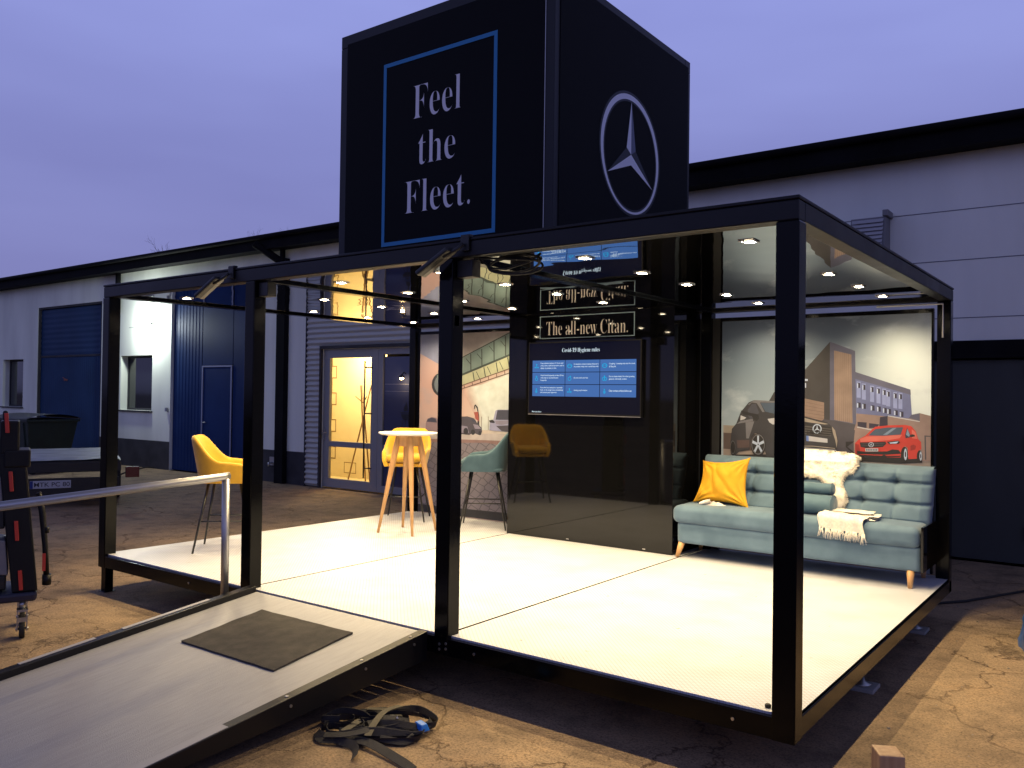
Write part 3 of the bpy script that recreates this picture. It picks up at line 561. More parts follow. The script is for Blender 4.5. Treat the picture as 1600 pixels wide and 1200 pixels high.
('dark',[(-1.807,0.885),(-1.716,0.868),(-0.87,0.894),(-0.805,0.938),(-0.937,0.972),(-1.494,0.902)]),
('van',[(-1.811,0.929),(-1.815,1.002),(-1.802,1.12),(-1.761,1.169),(-1.72,1.275),(-1.646,1.364),(-1.594,1.386),(-1.469,1.379),(-1.283,1.376),(-1.212,1.322),(-1.153,1.253),(-0.952,1.204),(-0.912,1.171),(-0.878,1.117),(-0.861,1.043),(-0.87,0.955),(-1.154,0.951),(-1.153,0.892),(-1.421,0.884),(-1.479,0.885),(-1.494,0.945),(-1.525,1.072),(-1.584,1.091),(-1.62,1.039),(-1.634,0.938),(-1.731,0.915),(-1.761,0.888),(-1.792,0.883)]),
('vanhi',[(-1.649,1.349),(-1.594,1.386),(-1.469,1.381),(-1.283,1.376),(-1.279,1.364),(-1.469,1.365),(-1.542,1.365),(-1.497,1.28),(-1.519,1.28),(-1.571,1.358),(-1.616,1.364),(-1.645,1.338)]),
('glass',[(-1.538,1.362),(-1.283,1.364),(-1.212,1.308),(-1.177,1.267),(-1.41,1.268),(-1.49,1.284)]),
('vanwin',[(-1.653,1.299),(-1.616,1.35),(-1.579,1.35),(-1.548,1.272),(-1.592,1.228),(-1.629,1.212),(-1.652,1.248)]),
('vanhi',[(-1.76,1.165),(-1.719,1.195),(-1.607,1.217),(-1.603,1.195),(-1.726,1.173)]),
('pale',[(-1.72,1.246),(-1.667,1.226),(-1.685,1.211),(-1.723,1.199)]),
('dark',[(-1.72,1.29),(-1.63,1.27),(-1.556,1.257),(-1.548,1.222),(-1.57,1.196),(-1.6,1.213),(-1.615,1.242),(-1.697,1.254)]),
('vanlo',[(-1.755,1.019),(-1.635,1.024),(-1.634,0.959),(-1.747,0.947)]),
('vanhi',[(-1.674,1.182),(-1.592,1.195),(-1.614,1.126),(-1.642,1.039),(-1.665,1.038)]),
('pale',[(-1.471,1.22),(-1.381,1.233),(-1.282,1.222),(-1.295,1.179),(-1.424,1.172),(-1.453,1.189)]),
('tanhi',[(-1.282,1.236),(-1.153,1.239),(-1.04,1.211),(-0.939,1.19),(-0.972,1.186),(-1.152,1.205),(-1.281,1.208)]),
('dark',[(-1.295,1.193),(-1.152,1.199),(-0.925,1.163),(-0.905,1.123),(-0.938,1.085),(-1.295,1.102)]),
('grilll2',[(-1.295,1.181),(-0.915,1.152),(-0.918,1.142),(-1.295,1.171)]),
('grilll2',[(-1.295,1.158),(-0.915,1.132),(-0.918,1.123),(-1.295,1.148)]),
('grilll2',[(-1.295,1.136),(-0.915,1.113),(-0.918,1.105),(-1.295,1.126)]),
('grilll2',[(-1.295,1.113),(-0.915,1.094),(-0.918,1.087),(-1.295,1.103)]),
('chrome',[(-0.997,1.147),(-0.999,1.133),(-1.005,1.121),(-1.016,1.111),(-1.029,1.106),(-1.042,1.105),(-1.055,1.11),(-1.066,1.118),(-1.073,1.131),(-1.075,1.145),(-1.073,1.159),(-1.066,1.172),(-1.056,1.181),(-1.043,1.187),(-1.029,1.187),(-1.016,1.182),(-1.006,1.174),(-0.999,1.161)]),
('dark',[(-1.006,1.147),(-1.008,1.136),(-1.013,1.126),(-1.021,1.119),(-1.03,1.114),(-1.041,1.114),(-1.05,1.117),(-1.058,1.124),(-1.064,1.134),(-1.066,1.145),(-1.064,1.156),(-1.059,1.166),(-1.051,1.174),(-1.041,1.178),(-1.031,1.178),(-1.021,1.175),(-1.013,1.168),(-1.008,1.158)]),
('chrome',[(-1.036,1.183),(-1.042,1.146),(-1.029,1.146)]),
('chrome',[(-1.066,1.126),(-1.032,1.14),(-1.039,1.152)]),
('chrome',[(-1.005,1.129),(-1.032,1.152),(-1.039,1.14)]),
('pale',[(-1.127,1.084),(-0.948,1.064),(-0.947,1.03),(-1.127,1.039)]),
('blue',[(-1.127,1.084),(-1.107,1.081),(-1.106,1.036),(-1.127,1.039)]),
('tanhi',[(-1.28,0.99),(-1.072,1.0),(-0.884,0.988),(-0.884,0.981),(-1.072,0.992),(-1.279,0.983)]),
('pale',[(-1.279,0.976),(-1.154,0.981),(-0.874,0.972),(-0.874,0.961),(-1.279,0.964)]),
('tanhi',[(-0.912,1.171),(-0.885,1.138),(-0.865,1.05),(-0.871,0.989),(-0.884,1.056),(-0.905,1.123)]),
('tyre',[(-1.486,0.984),(-1.489,0.949),(-1.501,0.917),(-1.518,0.893),(-1.54,0.88),(-1.564,0.878),(-1.586,0.889),(-1.604,0.912),(-1.617,0.943),(-1.621,0.978),(-1.617,1.014),(-1.606,1.046),(-1.588,1.07),(-1.566,1.083),(-1.542,1.084),(-1.52,1.073),(-1.502,1.05),(-1.49,1.02)]),
('vanhi',[(-1.494,0.991),(-1.497,0.96),(-1.508,0.932),(-1.523,0.911),(-1.543,0.899),(-1.564,0.898),(-1.584,0.908),(-1.601,0.927),(-1.612,0.954),(-1.616,0.986),(-1.612,1.017),(-1.602,1.045),(-1.586,1.066),(-1.566,1.078),(-1.545,1.079),(-1.525,1.069),(-1.509,1.049),(-1.498,1.022)]),
('tyre',[(-1.499,0.991),(-1.502,0.962),(-1.512,0.937),(-1.526,0.918),(-1.544,0.907),(-1.563,0.906),(-1.582,0.915),(-1.597,0.933),(-1.607,0.957),(-1.61,0.986),(-1.607,1.015),(-1.598,1.04),(-1.583,1.059),(-1.565,1.07),(-1.546,1.071),(-1.528,1.061),(-1.513,1.044),(-1.503,1.019)]),
('chrome',[(-1.547,1.068),(-1.564,1.067),(-1.562,0.995),(-1.547,0.996)]),
('chrome',[(-1.604,1.023),(-1.609,0.998),(-1.561,0.98),(-1.557,1.001)]),
('chrome',[(-1.593,0.93),(-1.579,0.915),(-1.551,0.976),(-1.563,0.989)]),
('chrome',[(-1.529,0.918),(-1.515,0.934),(-1.546,0.989),(-1.558,0.976)]),
('chrome',[(-1.5,1.003),(-1.506,1.027),(-1.552,1.001),(-1.548,0.98)]),
('tyre',[(-1.762,0.946),(-1.763,0.922),(-1.768,0.901),(-1.775,0.886),(-1.783,0.877),(-1.793,0.876),(-1.801,0.884),(-1.809,0.899),(-1.814,0.92),(-1.815,0.944),(-1.814,0.967),(-1.81,0.989),(-1.803,1.004),(-1.794,1.013),(-1.785,1.013),(-1.776,1.006),(-1.769,0.99),(-1.764,0.97)]),
('vanhi',[(-1.766,0.953),(-1.768,0.932),(-1.772,0.914),(-1.778,0.9),(-1.786,0.892),(-1.794,0.892),(-1.802,0.899),(-1.808,0.912),(-1.813,0.93),(-1.814,0.951),(-1.813,0.972),(-1.809,0.991),(-1.803,1.004),(-1.795,1.012),(-1.787,1.012),(-1.779,1.005),(-1.772,0.992),(-1.768,0.974)]),
('tyre',[(-1.768,0.953),(-1.77,0.934),(-1.773,0.917),(-1.779,0.905),(-1.786,0.898),(-1.794,0.897),(-1.801,0.903),(-1.807,0.916),(-1.811,0.932),(-1.812,0.951),(-1.811,0.97),(-1.807,0.987),(-1.802,1.0),(-1.795,1.007),(-1.787,1.007),(-1.78,1.001),(-1.774,0.989),(-1.77,0.972)])]
ART_LEFT=[
('Lsky',[(-5.752,2.121),(-5.027,2.107),(-4.795,2.099),(-5.041,1.844),(-5.364,1.739),(-5.748,1.907)]),
('Lsky2',[(-5.046,2.108),(-4.315,2.083),(-4.312,1.943),(-5.04,1.765)]),
('Lc0',[(-5.009,1.472),(-4.784,1.512),(-4.355,1.701),(-4.297,1.02),(-4.887,1.0),(-4.84,1.165),(-4.956,1.347)]),
('Lc1',[(-4.988,1.475),(-4.775,1.513),(-4.355,1.691),(-4.297,1.02),(-4.87,1.0),(-4.826,1.165),(-4.936,1.347)]),
('Lc2',[(-4.968,1.478),(-4.766,1.515),(-4.355,1.682),(-4.297,1.02),(-4.853,1.001),(-4.812,1.166),(-4.915,1.347)]),
('Lc3',[(-4.947,1.48),(-4.757,1.516),(-4.354,1.673),(-4.297,1.02),(-4.835,1.001),(-4.798,1.166),(-4.895,1.347)]),
('Lc4',[(-4.927,1.483),(-4.747,1.517),(-4.354,1.663),(-4.297,1.02),(-4.818,1.002),(-4.784,1.166),(-4.874,1.348)]),
('Lc5',[(-4.907,1.485),(-4.738,1.518),(-4.354,1.654),(-4.297,1.02),(-4.801,1.003),(-4.77,1.167),(-4.854,1.348)]),
('Lc6',[(-4.886,1.488),(-4.729,1.52),(-4.354,1.645),(-4.297,1.02),(-4.784,1.003),(-4.757,1.167),(-4.834,1.348)]),
('Lc7',[(-4.866,1.49),(-4.72,1.521),(-4.354,1.635),(-4.297,1.02),(-4.767,1.004),(-4.743,1.167),(-4.814,1.348)]),
('Lc8',[(-4.846,1.493),(-4.711,1.522),(-4.354,1.626),(-4.297,1.02),(-4.751,1.004),(-4.729,1.168),(-4.794,1.349)]),
('Lring',[(-5.222,1.516),(-5.229,1.47),(-5.252,1.43),(-5.288,1.4),(-5.333,1.383),(-5.382,1.383),(-5.428,1.398),(-5.466,1.428),(-5.491,1.469),(-5.5,1.515),(-5.493,1.561),(-5.469,1.602),(-5.432,1.632),(-5.387,1.648),(-5.338,1.648),(-5.293,1.631),(-5.256,1.601),(-5.231,1.561)]),
('Ltube0',[(-5.228,1.516),(-5.235,1.478),(-5.254,1.444),(-5.284,1.419),(-5.322,1.406),(-5.362,1.405),(-5.401,1.418),(-5.432,1.443),(-5.453,1.477),(-5.461,1.515),(-5.455,1.553),(-5.435,1.587),(-5.404,1.612),(-5.366,1.625),(-5.326,1.625),(-5.288,1.612),(-5.257,1.587),(-5.236,1.554)]),
('Ltube',[(-5.429,1.63),(-5.022,1.833),(-4.574,2.014),(-4.361,2.089),(-4.303,2.111),(-4.299,1.859),(-5.018,1.633),(-5.373,1.51)]),
('Ltube2',[(-5.373,1.51),(-5.018,1.619),(-4.299,1.849),(-4.297,1.7),(-5.016,1.509),(-5.371,1.391)]),
('Lbeam',[(-5.373,1.525),(-5.018,1.646),(-4.3,1.873),(-4.299,1.849),(-5.018,1.621),(-5.373,1.495)]),
('Ldark',[(-5.429,1.63),(-5.022,1.838),(-4.304,2.116),(-4.303,2.103),(-5.022,1.827),(-5.428,1.615)]),
('Ldark',[(-5.176,1.757),(-5.16,1.761),(-5.154,1.585),(-5.17,1.582)]),
('Ldark',[(-5.245,1.704),(-5.237,1.708),(-5.161,1.639),(-5.168,1.634)]),
('Ldark',[(-5.139,1.577),(-5.126,1.581),(-5.101,1.472),(-5.114,1.468)]),
('Ldark',[(-5.085,1.585),(-5.077,1.588),(-5.022,1.499),(-5.03,1.495)]),
('Ldark',[(-4.919,1.863),(-4.904,1.866),(-4.898,1.662),(-4.913,1.659)]),
('Ldark',[(-4.986,1.81),(-4.978,1.815),(-4.904,1.746),(-4.912,1.741)]),
('Ldark',[(-4.882,1.654),(-4.87,1.658),(-4.846,1.551),(-4.858,1.547)]),
('Ldark',[(-4.83,1.661),(-4.823,1.664),(-4.769,1.577),(-4.777,1.573)]),
('Ldark',[(-4.759,1.916),(-4.745,1.919),(-4.739,1.716),(-4.753,1.713)]),
('Ldark',[(-4.825,1.864),(-4.818,1.869),(-4.745,1.8),(-4.752,1.795)]),
('Ldark',[(-4.724,1.708),(-4.712,1.711),(-4.688,1.605),(-4.7,1.601)]),
('Ldark',[(-4.673,1.715),(-4.665,1.718),(-4.613,1.631),(-4.62,1.627)]),
('Ldark',[(-4.587,1.995),(-4.572,1.999),(-4.566,1.769),(-4.58,1.766)]),
('Ldark',[(-4.651,1.945),(-4.644,1.949),(-4.573,1.881),(-4.58,1.876)]),
('Ldark',[(-4.551,1.761),(-4.539,1.765),(-4.516,1.66),(-4.528,1.656)]),
('Ldark',[(-4.501,1.768),(-4.494,1.771),(-4.443,1.685),(-4.45,1.681)]),
('Ldark',[(-4.427,2.049),(-4.412,2.053),(-4.406,1.823),(-4.42,1.821)]),
('Ldark',[(-4.49,1.999),(-4.483,2.004),(-4.413,1.936),(-4.42,1.932)]),
('Ldark',[(-4.392,1.815),(-4.38,1.819),(-4.357,1.715),(-4.369,1.711)]),
('Ldark',[(-4.343,1.822),(-4.336,1.825),(-4.286,1.739),(-4.293,1.736)]),
('Lrail',[(-5.371,1.409),(-5.016,1.516),(-4.297,1.714),(-4.297,1.702),(-5.016,1.504),(-5.371,1.395)]),
('Lrail',[(-5.37,1.369),(-5.015,1.477),(-4.296,1.666),(-4.296,1.654),(-5.015,1.465),(-5.37,1.355)]),
('Lrail',[(-5.01,1.513),(-5.0,1.516),(-4.991,1.474),(-5.004,1.472)]),
('Lrail',[(-4.89,1.546),(-4.881,1.549),(-4.872,1.505),(-4.885,1.503)]),
('Lrail',[(-4.773,1.579),(-4.763,1.582),(-4.755,1.536),(-4.767,1.534)]),
('Lrail',[(-4.657,1.611),(-4.648,1.614),(-4.64,1.566),(-4.652,1.564)]),
('Lrail',[(-4.543,1.642),(-4.534,1.645),(-4.526,1.595),(-4.538,1.593)]),
('Lrail',[(-4.431,1.674),(-4.421,1.676),(-4.413,1.625),(-4.425,1.623)]),
('Lring',[(-4.854,1.232),(-4.848,1.28),(-4.83,1.292),(-4.798,1.262),(-4.778,1.176),(-4.769,1.004),(-4.812,1.002),(-4.79,1.166),(-4.81,1.243),(-4.832,1.276),(-4.841,1.242)]),
('Lred',[(-4.853,1.203),(-4.791,1.209),(-4.777,1.099),(-4.827,1.127)]),
('Lrail',[(-4.743,1.158),(-4.737,1.158),(-4.735,1.005),(-4.741,1.005)]),
('Lrail',[(-4.648,1.16),(-4.642,1.16),(-4.64,1.008),(-4.646,1.008)]),
('Lgrd',[(-5.78,0.949),(-5.031,0.954),(-4.268,0.983),(-4.265,0.826),(-5.776,0.754)]),
('Lgrd2',[(-5.779,0.869),(-5.03,0.889),(-4.266,0.9),(-4.265,0.806),(-5.776,0.731)]),
('Lcob',[(-5.778,0.834),(-5.029,0.85),(-4.666,0.866),(-4.265,0.826),(-4.253,0.098),(-5.762,0.023)]),
('Lskirt',[(-5.763,0.097),(-5.015,0.102),(-4.253,0.113),(-4.252,0.015),(-5.761,0.011)]),
('Lcar0',[(-5.587,0.956),(-5.584,1.058),(-5.559,1.11),(-5.491,1.134),(-5.416,1.125),(-5.37,1.076),(-5.364,0.953)]),
('Lcarw',[(-5.574,1.075),(-5.552,1.11),(-5.491,1.126),(-5.43,1.117),(-5.407,1.069),(-5.536,1.073)]),
('Lcard',[(-5.234,0.947),(-5.237,1.113),(-5.035,1.149),(-4.949,1.154),(-4.85,1.135),(-4.808,1.087),(-4.737,1.03),(-4.73,0.982),(-4.777,0.948),(-4.861,0.972),(-4.917,0.942),(-5.031,0.949)]),
('Lcarl',[(-5.033,1.047),(-4.947,1.039),(-4.918,0.969),(-5.031,0.965)]),
('Lcarw',[(-4.892,1.128),(-4.829,1.116),(-4.808,1.087),(-4.864,1.091)]),
('Lcarl',[(-4.863,1.069),(-4.793,1.06),(-4.744,1.019),(-4.834,1.016)]),
('Lring',[(-4.831,0.978),(-4.832,0.968),(-4.838,0.958),(-4.846,0.951),(-4.856,0.947),(-4.866,0.947),(-4.877,0.95),(-4.885,0.957),(-4.89,0.965),(-4.892,0.976),(-4.891,0.986),(-4.886,0.996),(-4.877,1.003),(-4.867,1.007),(-4.857,1.007),(-4.847,1.004),(-4.838,0.997),(-4.833,0.988)]),
('Lring',[(-4.739,0.971),(-4.74,0.963),(-4.744,0.955),(-4.75,0.95),(-4.757,0.947),(-4.765,0.946),(-4.772,0.949),(-4.778,0.954),(-4.782,0.961),(-4.783,0.969),(-4.782,0.977),(-4.778,0.984),(-4.773,0.99),(-4.765,0.993),(-4.758,0.993),(-4.75,0.991),(-4.744,0.986),(-4.74,0.979)]),
('Lring',[(-4.932,0.985),(-4.934,0.972),(-4.94,0.96),(-4.949,0.952),(-4.961,0.947),(-4.973,0.946),(-4.985,0.95),(-4.994,0.958),(-5.001,0.97),(-5.003,0.983),(-5.001,0.996),(-4.995,1.008),(-4.986,1.016),(-4.974,1.021),(-4.962,1.022),(-4.95,1.018),(-4.941,1.009),(-4.934,0.998)]),
('Lvan',[(-4.627,1.007),(-4.622,1.087),(-4.575,1.121),(-4.543,1.228),(-4.51,1.239),(-4.272,1.244),(-4.268,0.993),(-4.399,0.999)]),
('Lcarw',[(-4.541,1.127),(-4.516,1.234),(-4.272,1.239),(-4.27,1.131)]),
('Lcarl',[(-4.548,1.113),(-4.27,1.127),(-4.27,1.108),(-4.453,1.071),(-4.534,1.079)]),
('Lring',[(-4.632,1.117),(-4.582,1.126),(-4.547,1.1),(-4.561,1.089),(-4.622,1.093)]),
('Lcard',[(-4.533,1.058),(-4.269,1.077),(-4.268,0.993),(-4.452,1.003)])]
skyR=print_sky('print_sky_grey',[(0,(190,188,172)),(.35,(176,178,168)),(.7,(128,134,134)),(1,(104,108,114))],(250,240,212),(.95,0,1.52))
skyL=print_sky('print_sky_peach',[(0,(242,196,160)),(.5,(226,170,140)),(1,(200,160,140))],(255,225,180),(.6,0,1.1),cl=(.75,.52,.40))
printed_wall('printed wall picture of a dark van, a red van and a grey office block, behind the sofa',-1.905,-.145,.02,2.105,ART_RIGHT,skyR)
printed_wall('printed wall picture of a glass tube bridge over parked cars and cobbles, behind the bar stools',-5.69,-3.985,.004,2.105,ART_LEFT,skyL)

# ---------------- tower sign cube ----------------
TWX0,TWX1,TWY0,TWY1,TZ=-4.022,-1.930,.922,3.010,4.291
M['banner']=mat('black_banner_mesh',(.0042,.0046,.0062),.8,spec=.2,bump=.1,bs=600)
M['towerfr']=mat('tower_frame',(.016,.017,.023),.5,spec=.3)
tw=thing('sign_tower','tall black cube sign on the pavilion roof with white slogan and silver star','sign',(-2.976,1.966,H+.02))
b=MB(); zb=H+.02
for x0 in (TWX0,TWX1-.10):
    for y0 in (TWY0,TWY1-.10): b.box(x0,x0+.10,y0,y0+.10,zb,TZ-.101)
for y0 in (TWY0,TWY1-.10): b.box(TWX0,TWX1,y0,y0+.10,TZ-.10,TZ); b.box(TWX0+.101,TWX1-.101,y0,y0+.10,zb,zb+.1)
for x0 in (TWX0,TWX1-.10): b.box(x0,x0+.10,TWY0+.101,TWY1-.101,TZ-.099,TZ-.001); b.box(x0,x0+.10,TWY0+.101,TWY1-.101,zb,zb+.1)
b.build('tower_frame',M['towerfr'],tw,bevel=.004)
b=MB(); b.box(TWX0+.1,TWX1-.1,TWY0+.1,TWY1-.1,TZ-.06,TZ-.03); b.build('top_cover',M['banner'],tw)
ins=.078
b=MB(); b.box(TWX0+ins,TWX1-ins,TWY0-.006,TWY0-.001,zb+.03,TZ-ins); ban=b.build('front_banner',M['banner'],tw,label='black banner with a blue outlined box and the slogan in white')
b=MB(); b.box(TWX1+.001,TWX1+.006,TWY0+.06,TWY1-.05,zb+.03,TZ-.06); ban2=b.build('side_banner',M['banner'],tw,label='black banner with a silver three pointed star in a ring')
b=MB(); b.box(TWX0+ins,TWX1-ins,TWY1+.001,TWY1+.006,zb+.03,TZ-ins); b.build('rear_banner',M['banner'],tw)
b=MB(); b.box(TWX0-.006,TWX0-.001,TWY0+.06,TWY1-.05,zb+.03,TZ-.06); b.build('side_banner',M['banner'],tw)
b=MB(); b.box(TWX1-ins+.002,TWX1-ins+.007,TWY0-.004,TWY0-.0005,zb+.1,TZ-.1); b.build('edge_strip',M['alu'],tw)
yt=TWY0-.0075
b=MB(); frame_rect(b,-3.524,-2.408,2.534,3.952,.030,yt-.001,yt+.001)
b.mi=1
for s,x0,x1,z0,z1 in (('Feel',-3.207,-2.737,3.468,3.722),('the',-3.148,-2.784,3.116,3.364),('Fleet.',-3.280,-2.639,2.760,3.006)):
    add_text(b,serif(s),x0,x1,z0,z1,yt,-.0160)
b.build('slogan_print',[mat('banner_blue',(.02,.23,.50),.6),mat('banner_white',(.85,.82,.88),.6)],ban)
# star in ring, printed with light and dark facets
def star(mb,cy_,cz,r,x,T):
    """T(a,b)->3D point ; a horizontal, b vertical"""
    n=72; ro,ri=r,r*.918
    for k in range(n):
        t0,t1=2*PI*k/n,2*PI*(k+1)/n; mid=(t0+t1)/2
        w=.074+.026*math.cos(mid-PI/2) + .012*math.cos(2*mid)
        ri=r*(1-w)
        mb.mi=0; mb.poly([T(cy_+ro*math.cos(t0),cz+ro*math.sin(t0)),T(cy_+ro*math.cos(t1),cz+ro*math.sin(t1)),T(cy_+ri*math.cos(t1),cz+ri*math.sin(t1)),T(cy_+ri*math.cos(t0),cz+ri*math.sin(t0))])
        rj=r*(1-w-.035)
        mb.mi=1; mb.poly([T(cy_+ri*math.cos(t0),cz+ri*math.sin(t0)),T(cy_+ri*math.cos(t1),cz+ri*math.sin(t1)),T(cy_+rj*math.cos(t1),cz+rj*math.sin(t1)),T(cy_+rj*math.cos(t0),cz+rj*math.sin(t0))])
        rk=r*(1.045); 
        mb.mi=1; mb.poly([T(cy_+rk*math.cos(t0),cz+rk*math.sin(t0)),T(cy_+rk*math.cos(t1),cz+rk*math.sin(t1)),T(cy_+ro*math.cos(t1),cz+ro*math.sin(t1)),T(cy_+ro*math.cos(t0),cz+ro*math.sin(t0))])
    for i in range(3):
        a=PI/2+i*2*PI/3; tip=(cy_+r*.90*math.cos(a),cz+r*.90*math.sin(a)); c=(cy_,cz)
        ql=(cy_+r*.18*math.cos(a+PI/3),cz+r*.18*math.sin(a+PI/3)); qr=(cy_+r*.18*math.cos(a-PI/3),cz+r*.18*math.sin(a-PI/3))
        li=(0,2),(0,1),(1,0)
        mb.mi=li[i][0]; mb.poly([T(*c),T(*tip),T(*ql)]); mb.mi=li[i][1]; mb.poly([T(*c),T(*qr),T(*tip)])
b=MB(); star(b,1.965,3.246,.452,0,lambda a,c:(TWX1+.0085,a,c))
b.build('star_print',[mat('star_silver',(.78,.78,.86),.5),mat('star_shadow',(.016,.022,.035),.6),mat('star_mid',(.10,.12,.20),.5)],ban2)

# ---------------- ramp, mat, handrail ----------------
SL=.115
def rz_(y): return -.004+SL*(y+.03)
rp=thing('access_ramp','pale sloping ramp with black edges leading up to the pavilion floor','ramp',(-3,-1.4,G))
y0,y1=-.006,-2.74; RXa,RXb=-3.765,-2.215
b=MB(); b.hexa([(RXa,y1,rz_(y1)-.012),(RXb,y1,rz_(y1)-.012),(RXb,y0,rz_(y0)-.012),(RXa,y0,rz_(y0)-.012),(RXa,y1,rz_(y1)),(RXb,y1,rz_(y1)),(RXb,y0,rz_(y0)),(RXa,y0,rz_(y0))]); b.build('ramp_board',M['ramp'],rp)
def kerb(xa,xb,h,nm='edge_rail',dp=.11):
    b=MB(); bb=max
    b.hexa([(xa,y1,max(rz_(y1)-dp,G+.0)),(xb,y1,max(rz_(y1)-dp,G+.0)),(xb,y0,rz_(y0)-dp),(xa,y0,rz_(y0)-dp),(xa,y1,rz_(y1)+h),(xb,y1,rz_(y1)+h),(xb,y0,rz_(y0)+h),(xa,y0,rz_(y0)+h)]); return b.build(nm,M['steel_out'],rp,bevel=.004)
kr=kerb(-3.836,-3.768,.040,dp=.14); kr2=kerb(-2.212,-2.150,.010,dp=.16)  # right rail deepened so its black side stands in for shade under the ramp
# worn silver strips on kerbs
def strips(par,xa,xb,h,segs):
    b=MB()
    for s0,s1 in segs: b.hexa([(xa,s0,rz_(s0)+h+.0005),(xb,s0,rz_(s0)+h+.0005),(xb,s1,rz_(s1)+h+.0005),(xa,s1,rz_(s1)+h+.0005),(xa,s0,rz_(s0)+h+.003),(xb,s0,rz_(s0)+h+.003),(xb,s1,rz_(s1)+h+.003),(xa,s1,rz_(s1)+h+.003)])
    b.build('grip_strip',mat('grey_strip',(.34,.34,.36),.5),par)
strips(kr,-3.833,-3.800,.040,[(-.95,-.35),(-1.55,-1.12),(-2.3,-1.75)])
strips(kr2,-2.208,-2.156,.010,[(-2.6,-1.35)])
for yy in (-.5,-1.2): b=MB(); b.box(-3.76,-2.215,yy,yy+.05,rz_(yy)-.10,rz_(yy)-.02); b.build('cross_brace',M['steel'],rp)
for yy in (-.12,-.5,-1.0):
    b=MB(); b.tube([(-2.149,yy,rz_(yy)-.03),(-2.144,yy,rz_(yy)-.03)],.008,8); b.build('bolt',M['bolt'],kr2)
    b=MB(); b.tube([(-2.18,yy,rz_(yy)+.008),(-2.18,yy,rz_(yy)+.013)],.009,8); b.build('bolt',M['bolt'],kr2)
b=MB(); n=14
mpts=[(-3.365,-.834),(-2.507,-.829),(-2.534,-.239),(-3.385,-.247)]
def matp(u,v):
    a=Vector(mpts[0]).lerp(Vector(mpts[1]),u); c=Vector(mpts[3]).lerp(Vector(mpts[2]),u); q=a.lerp(c,v); w=.004*noise.noise(Vector((q.x*9,q.y*9,3)))
    return (q.x+w,q.y+w,rz_(q.y)+.011+ (.004*abs(noise.noise(Vector((q.x*7,q.y*7,0))))) )
def matlow(u,v): p=matp(u,v); return (p[0],p[1],rz_(p[1])+.001)
b.grid(matp,24,18)
for k in range(24):
    for v_ in (0,1): b.poly([matlow(k/24,v_),matlow((k+1)/24,v_),matp((k+1)/24,v_),matp(k/24,v_)][::(1 if v_==0 else -1)])
for k in range(18):
    for u_ in (0,1): b.poly([matlow(u_,k/18),matp(u_,k/18),matp(u_,(k+1)/18),matlow(u_,(k+1)/18)])
o=b.build('door_mat',M['mat']); tag(o,'dark rectangular mat lying on the pale ramp','mat')
hr=thing('handrail','round aluminium handrail along the left edge of the ramp','handrail',(-3.9,-.17,G))
b=MB(); b.tube([(-3.9,-.172,-.09),(-3.9,-.176,.795)],.027,16); b.build('rail_post',M['alu'],hr)
b=MB(); b.tube([(-3.9,-.155,.812),(-3.9,-.20,.808),(-3.9,-2.75,.690)],.027,16); b.build('rail',M['alu'],hr)
b=MB(); b.tube([(-3.9,-2.70,.69),(-3.9,-2.70,G+.05)],.027,16); b.build('rail_post',M['alu'],hr)
for q in ((-3.93,-3.838,-.21,-.13,-.10,-.03),(-3.93,-3.838,-2.74,-2.66,G+.02,G+.1)): b=MB(); b.box(*q); b.build('bracket',M['steel'],hr,bevel=.003)

# ---------------- folded sign spotlights on the roof beam ----------------
def arm_lamp(x,lab):
    t=thing('arm_spotlight',lab,'spotlight',(x,0,H),group='folded spotlights clamped to the roof beam')
    b=MB(); b.box(x-.035,x+.035,-.012,.02,H+.018,H+.035); b.box(x-.03,x+.03,-.018,-.005,H-.06,H+.03); b.build('clamp',M['black'],t,bevel=.003)
    b=MB(); b.tube([(x,-.03,H-.02),(x-.02,-.05,H-.05),(x-.09,-.10,H-.10)],.012,8); b.build('arm',M['black'],t)
    d=Vector((-.80,-.12,-.50)).normalized(); o=Vector((x-.05,-.075,H-.055)); e=o+d*.25; s=Vector((0,1,0)).cross(d).normalized()*.016; w=Vector((0,.04,0))
    h=MB(); h.hexa([o-s-w,o-s+w,e-s+w,e-s-w,o+s-w,o+s+w,e+s+w,e+s-w]); hd=h.build('lamp_head',M['black'],t,bevel=.01)
    h=MB(); q=s*1.06; h.poly([o-q+w*.2,e-q+w*.2,e-q+w*.95,o-q+w*.95]); h.build('lamp_glass',mat('lamp_glass',(.16,.15,.13),.3),hd)
arm_lamp(-1.90,'black folded spotlight clamped above the middle front post beside the cable loop'); arm_lamp(-4.12,'black folded spotlight clamped above the front post left of the ramp')
b=MB(); pts=[]
c0=Vector((-1.62,.14,2.13))
for k in range(64):
    t=k/64*2*PI*2.2; pts.append((-1.64+.17*math.cos(t)*(1+.05*math.sin(t*.7)),.13+.035*math.sin(t*1.3),2.14+.045*math.sin(t)+.012*math.cos(t*.5)))
b.tube([(-1.88,.05,2.19)]+pts+[(-1.75,.12,2.19)],.0075,6)
b.tube([(-1.88,.07,2.2),(-1.80,.10,2.13),(-1.7,.12,2.12),(-1.55,.13,2.15),(-1.47,.13,2.19)],.007,6)
o=b.build('cable_coil',M['rubber']); tag(o,'looped black cable hanging under the roof beam by the middle front post','cable')
b=MB(); b.box(-1.994,-1.88,.03,.11,2.08,2.18); b.build('junction_box',M['black'],pav,bevel=.005)
b=MB(); b.box(-3.852,-3.75,.03,.11,2.08,2.18); b.build('junction_box',M['black'],pav,bevel=.005)

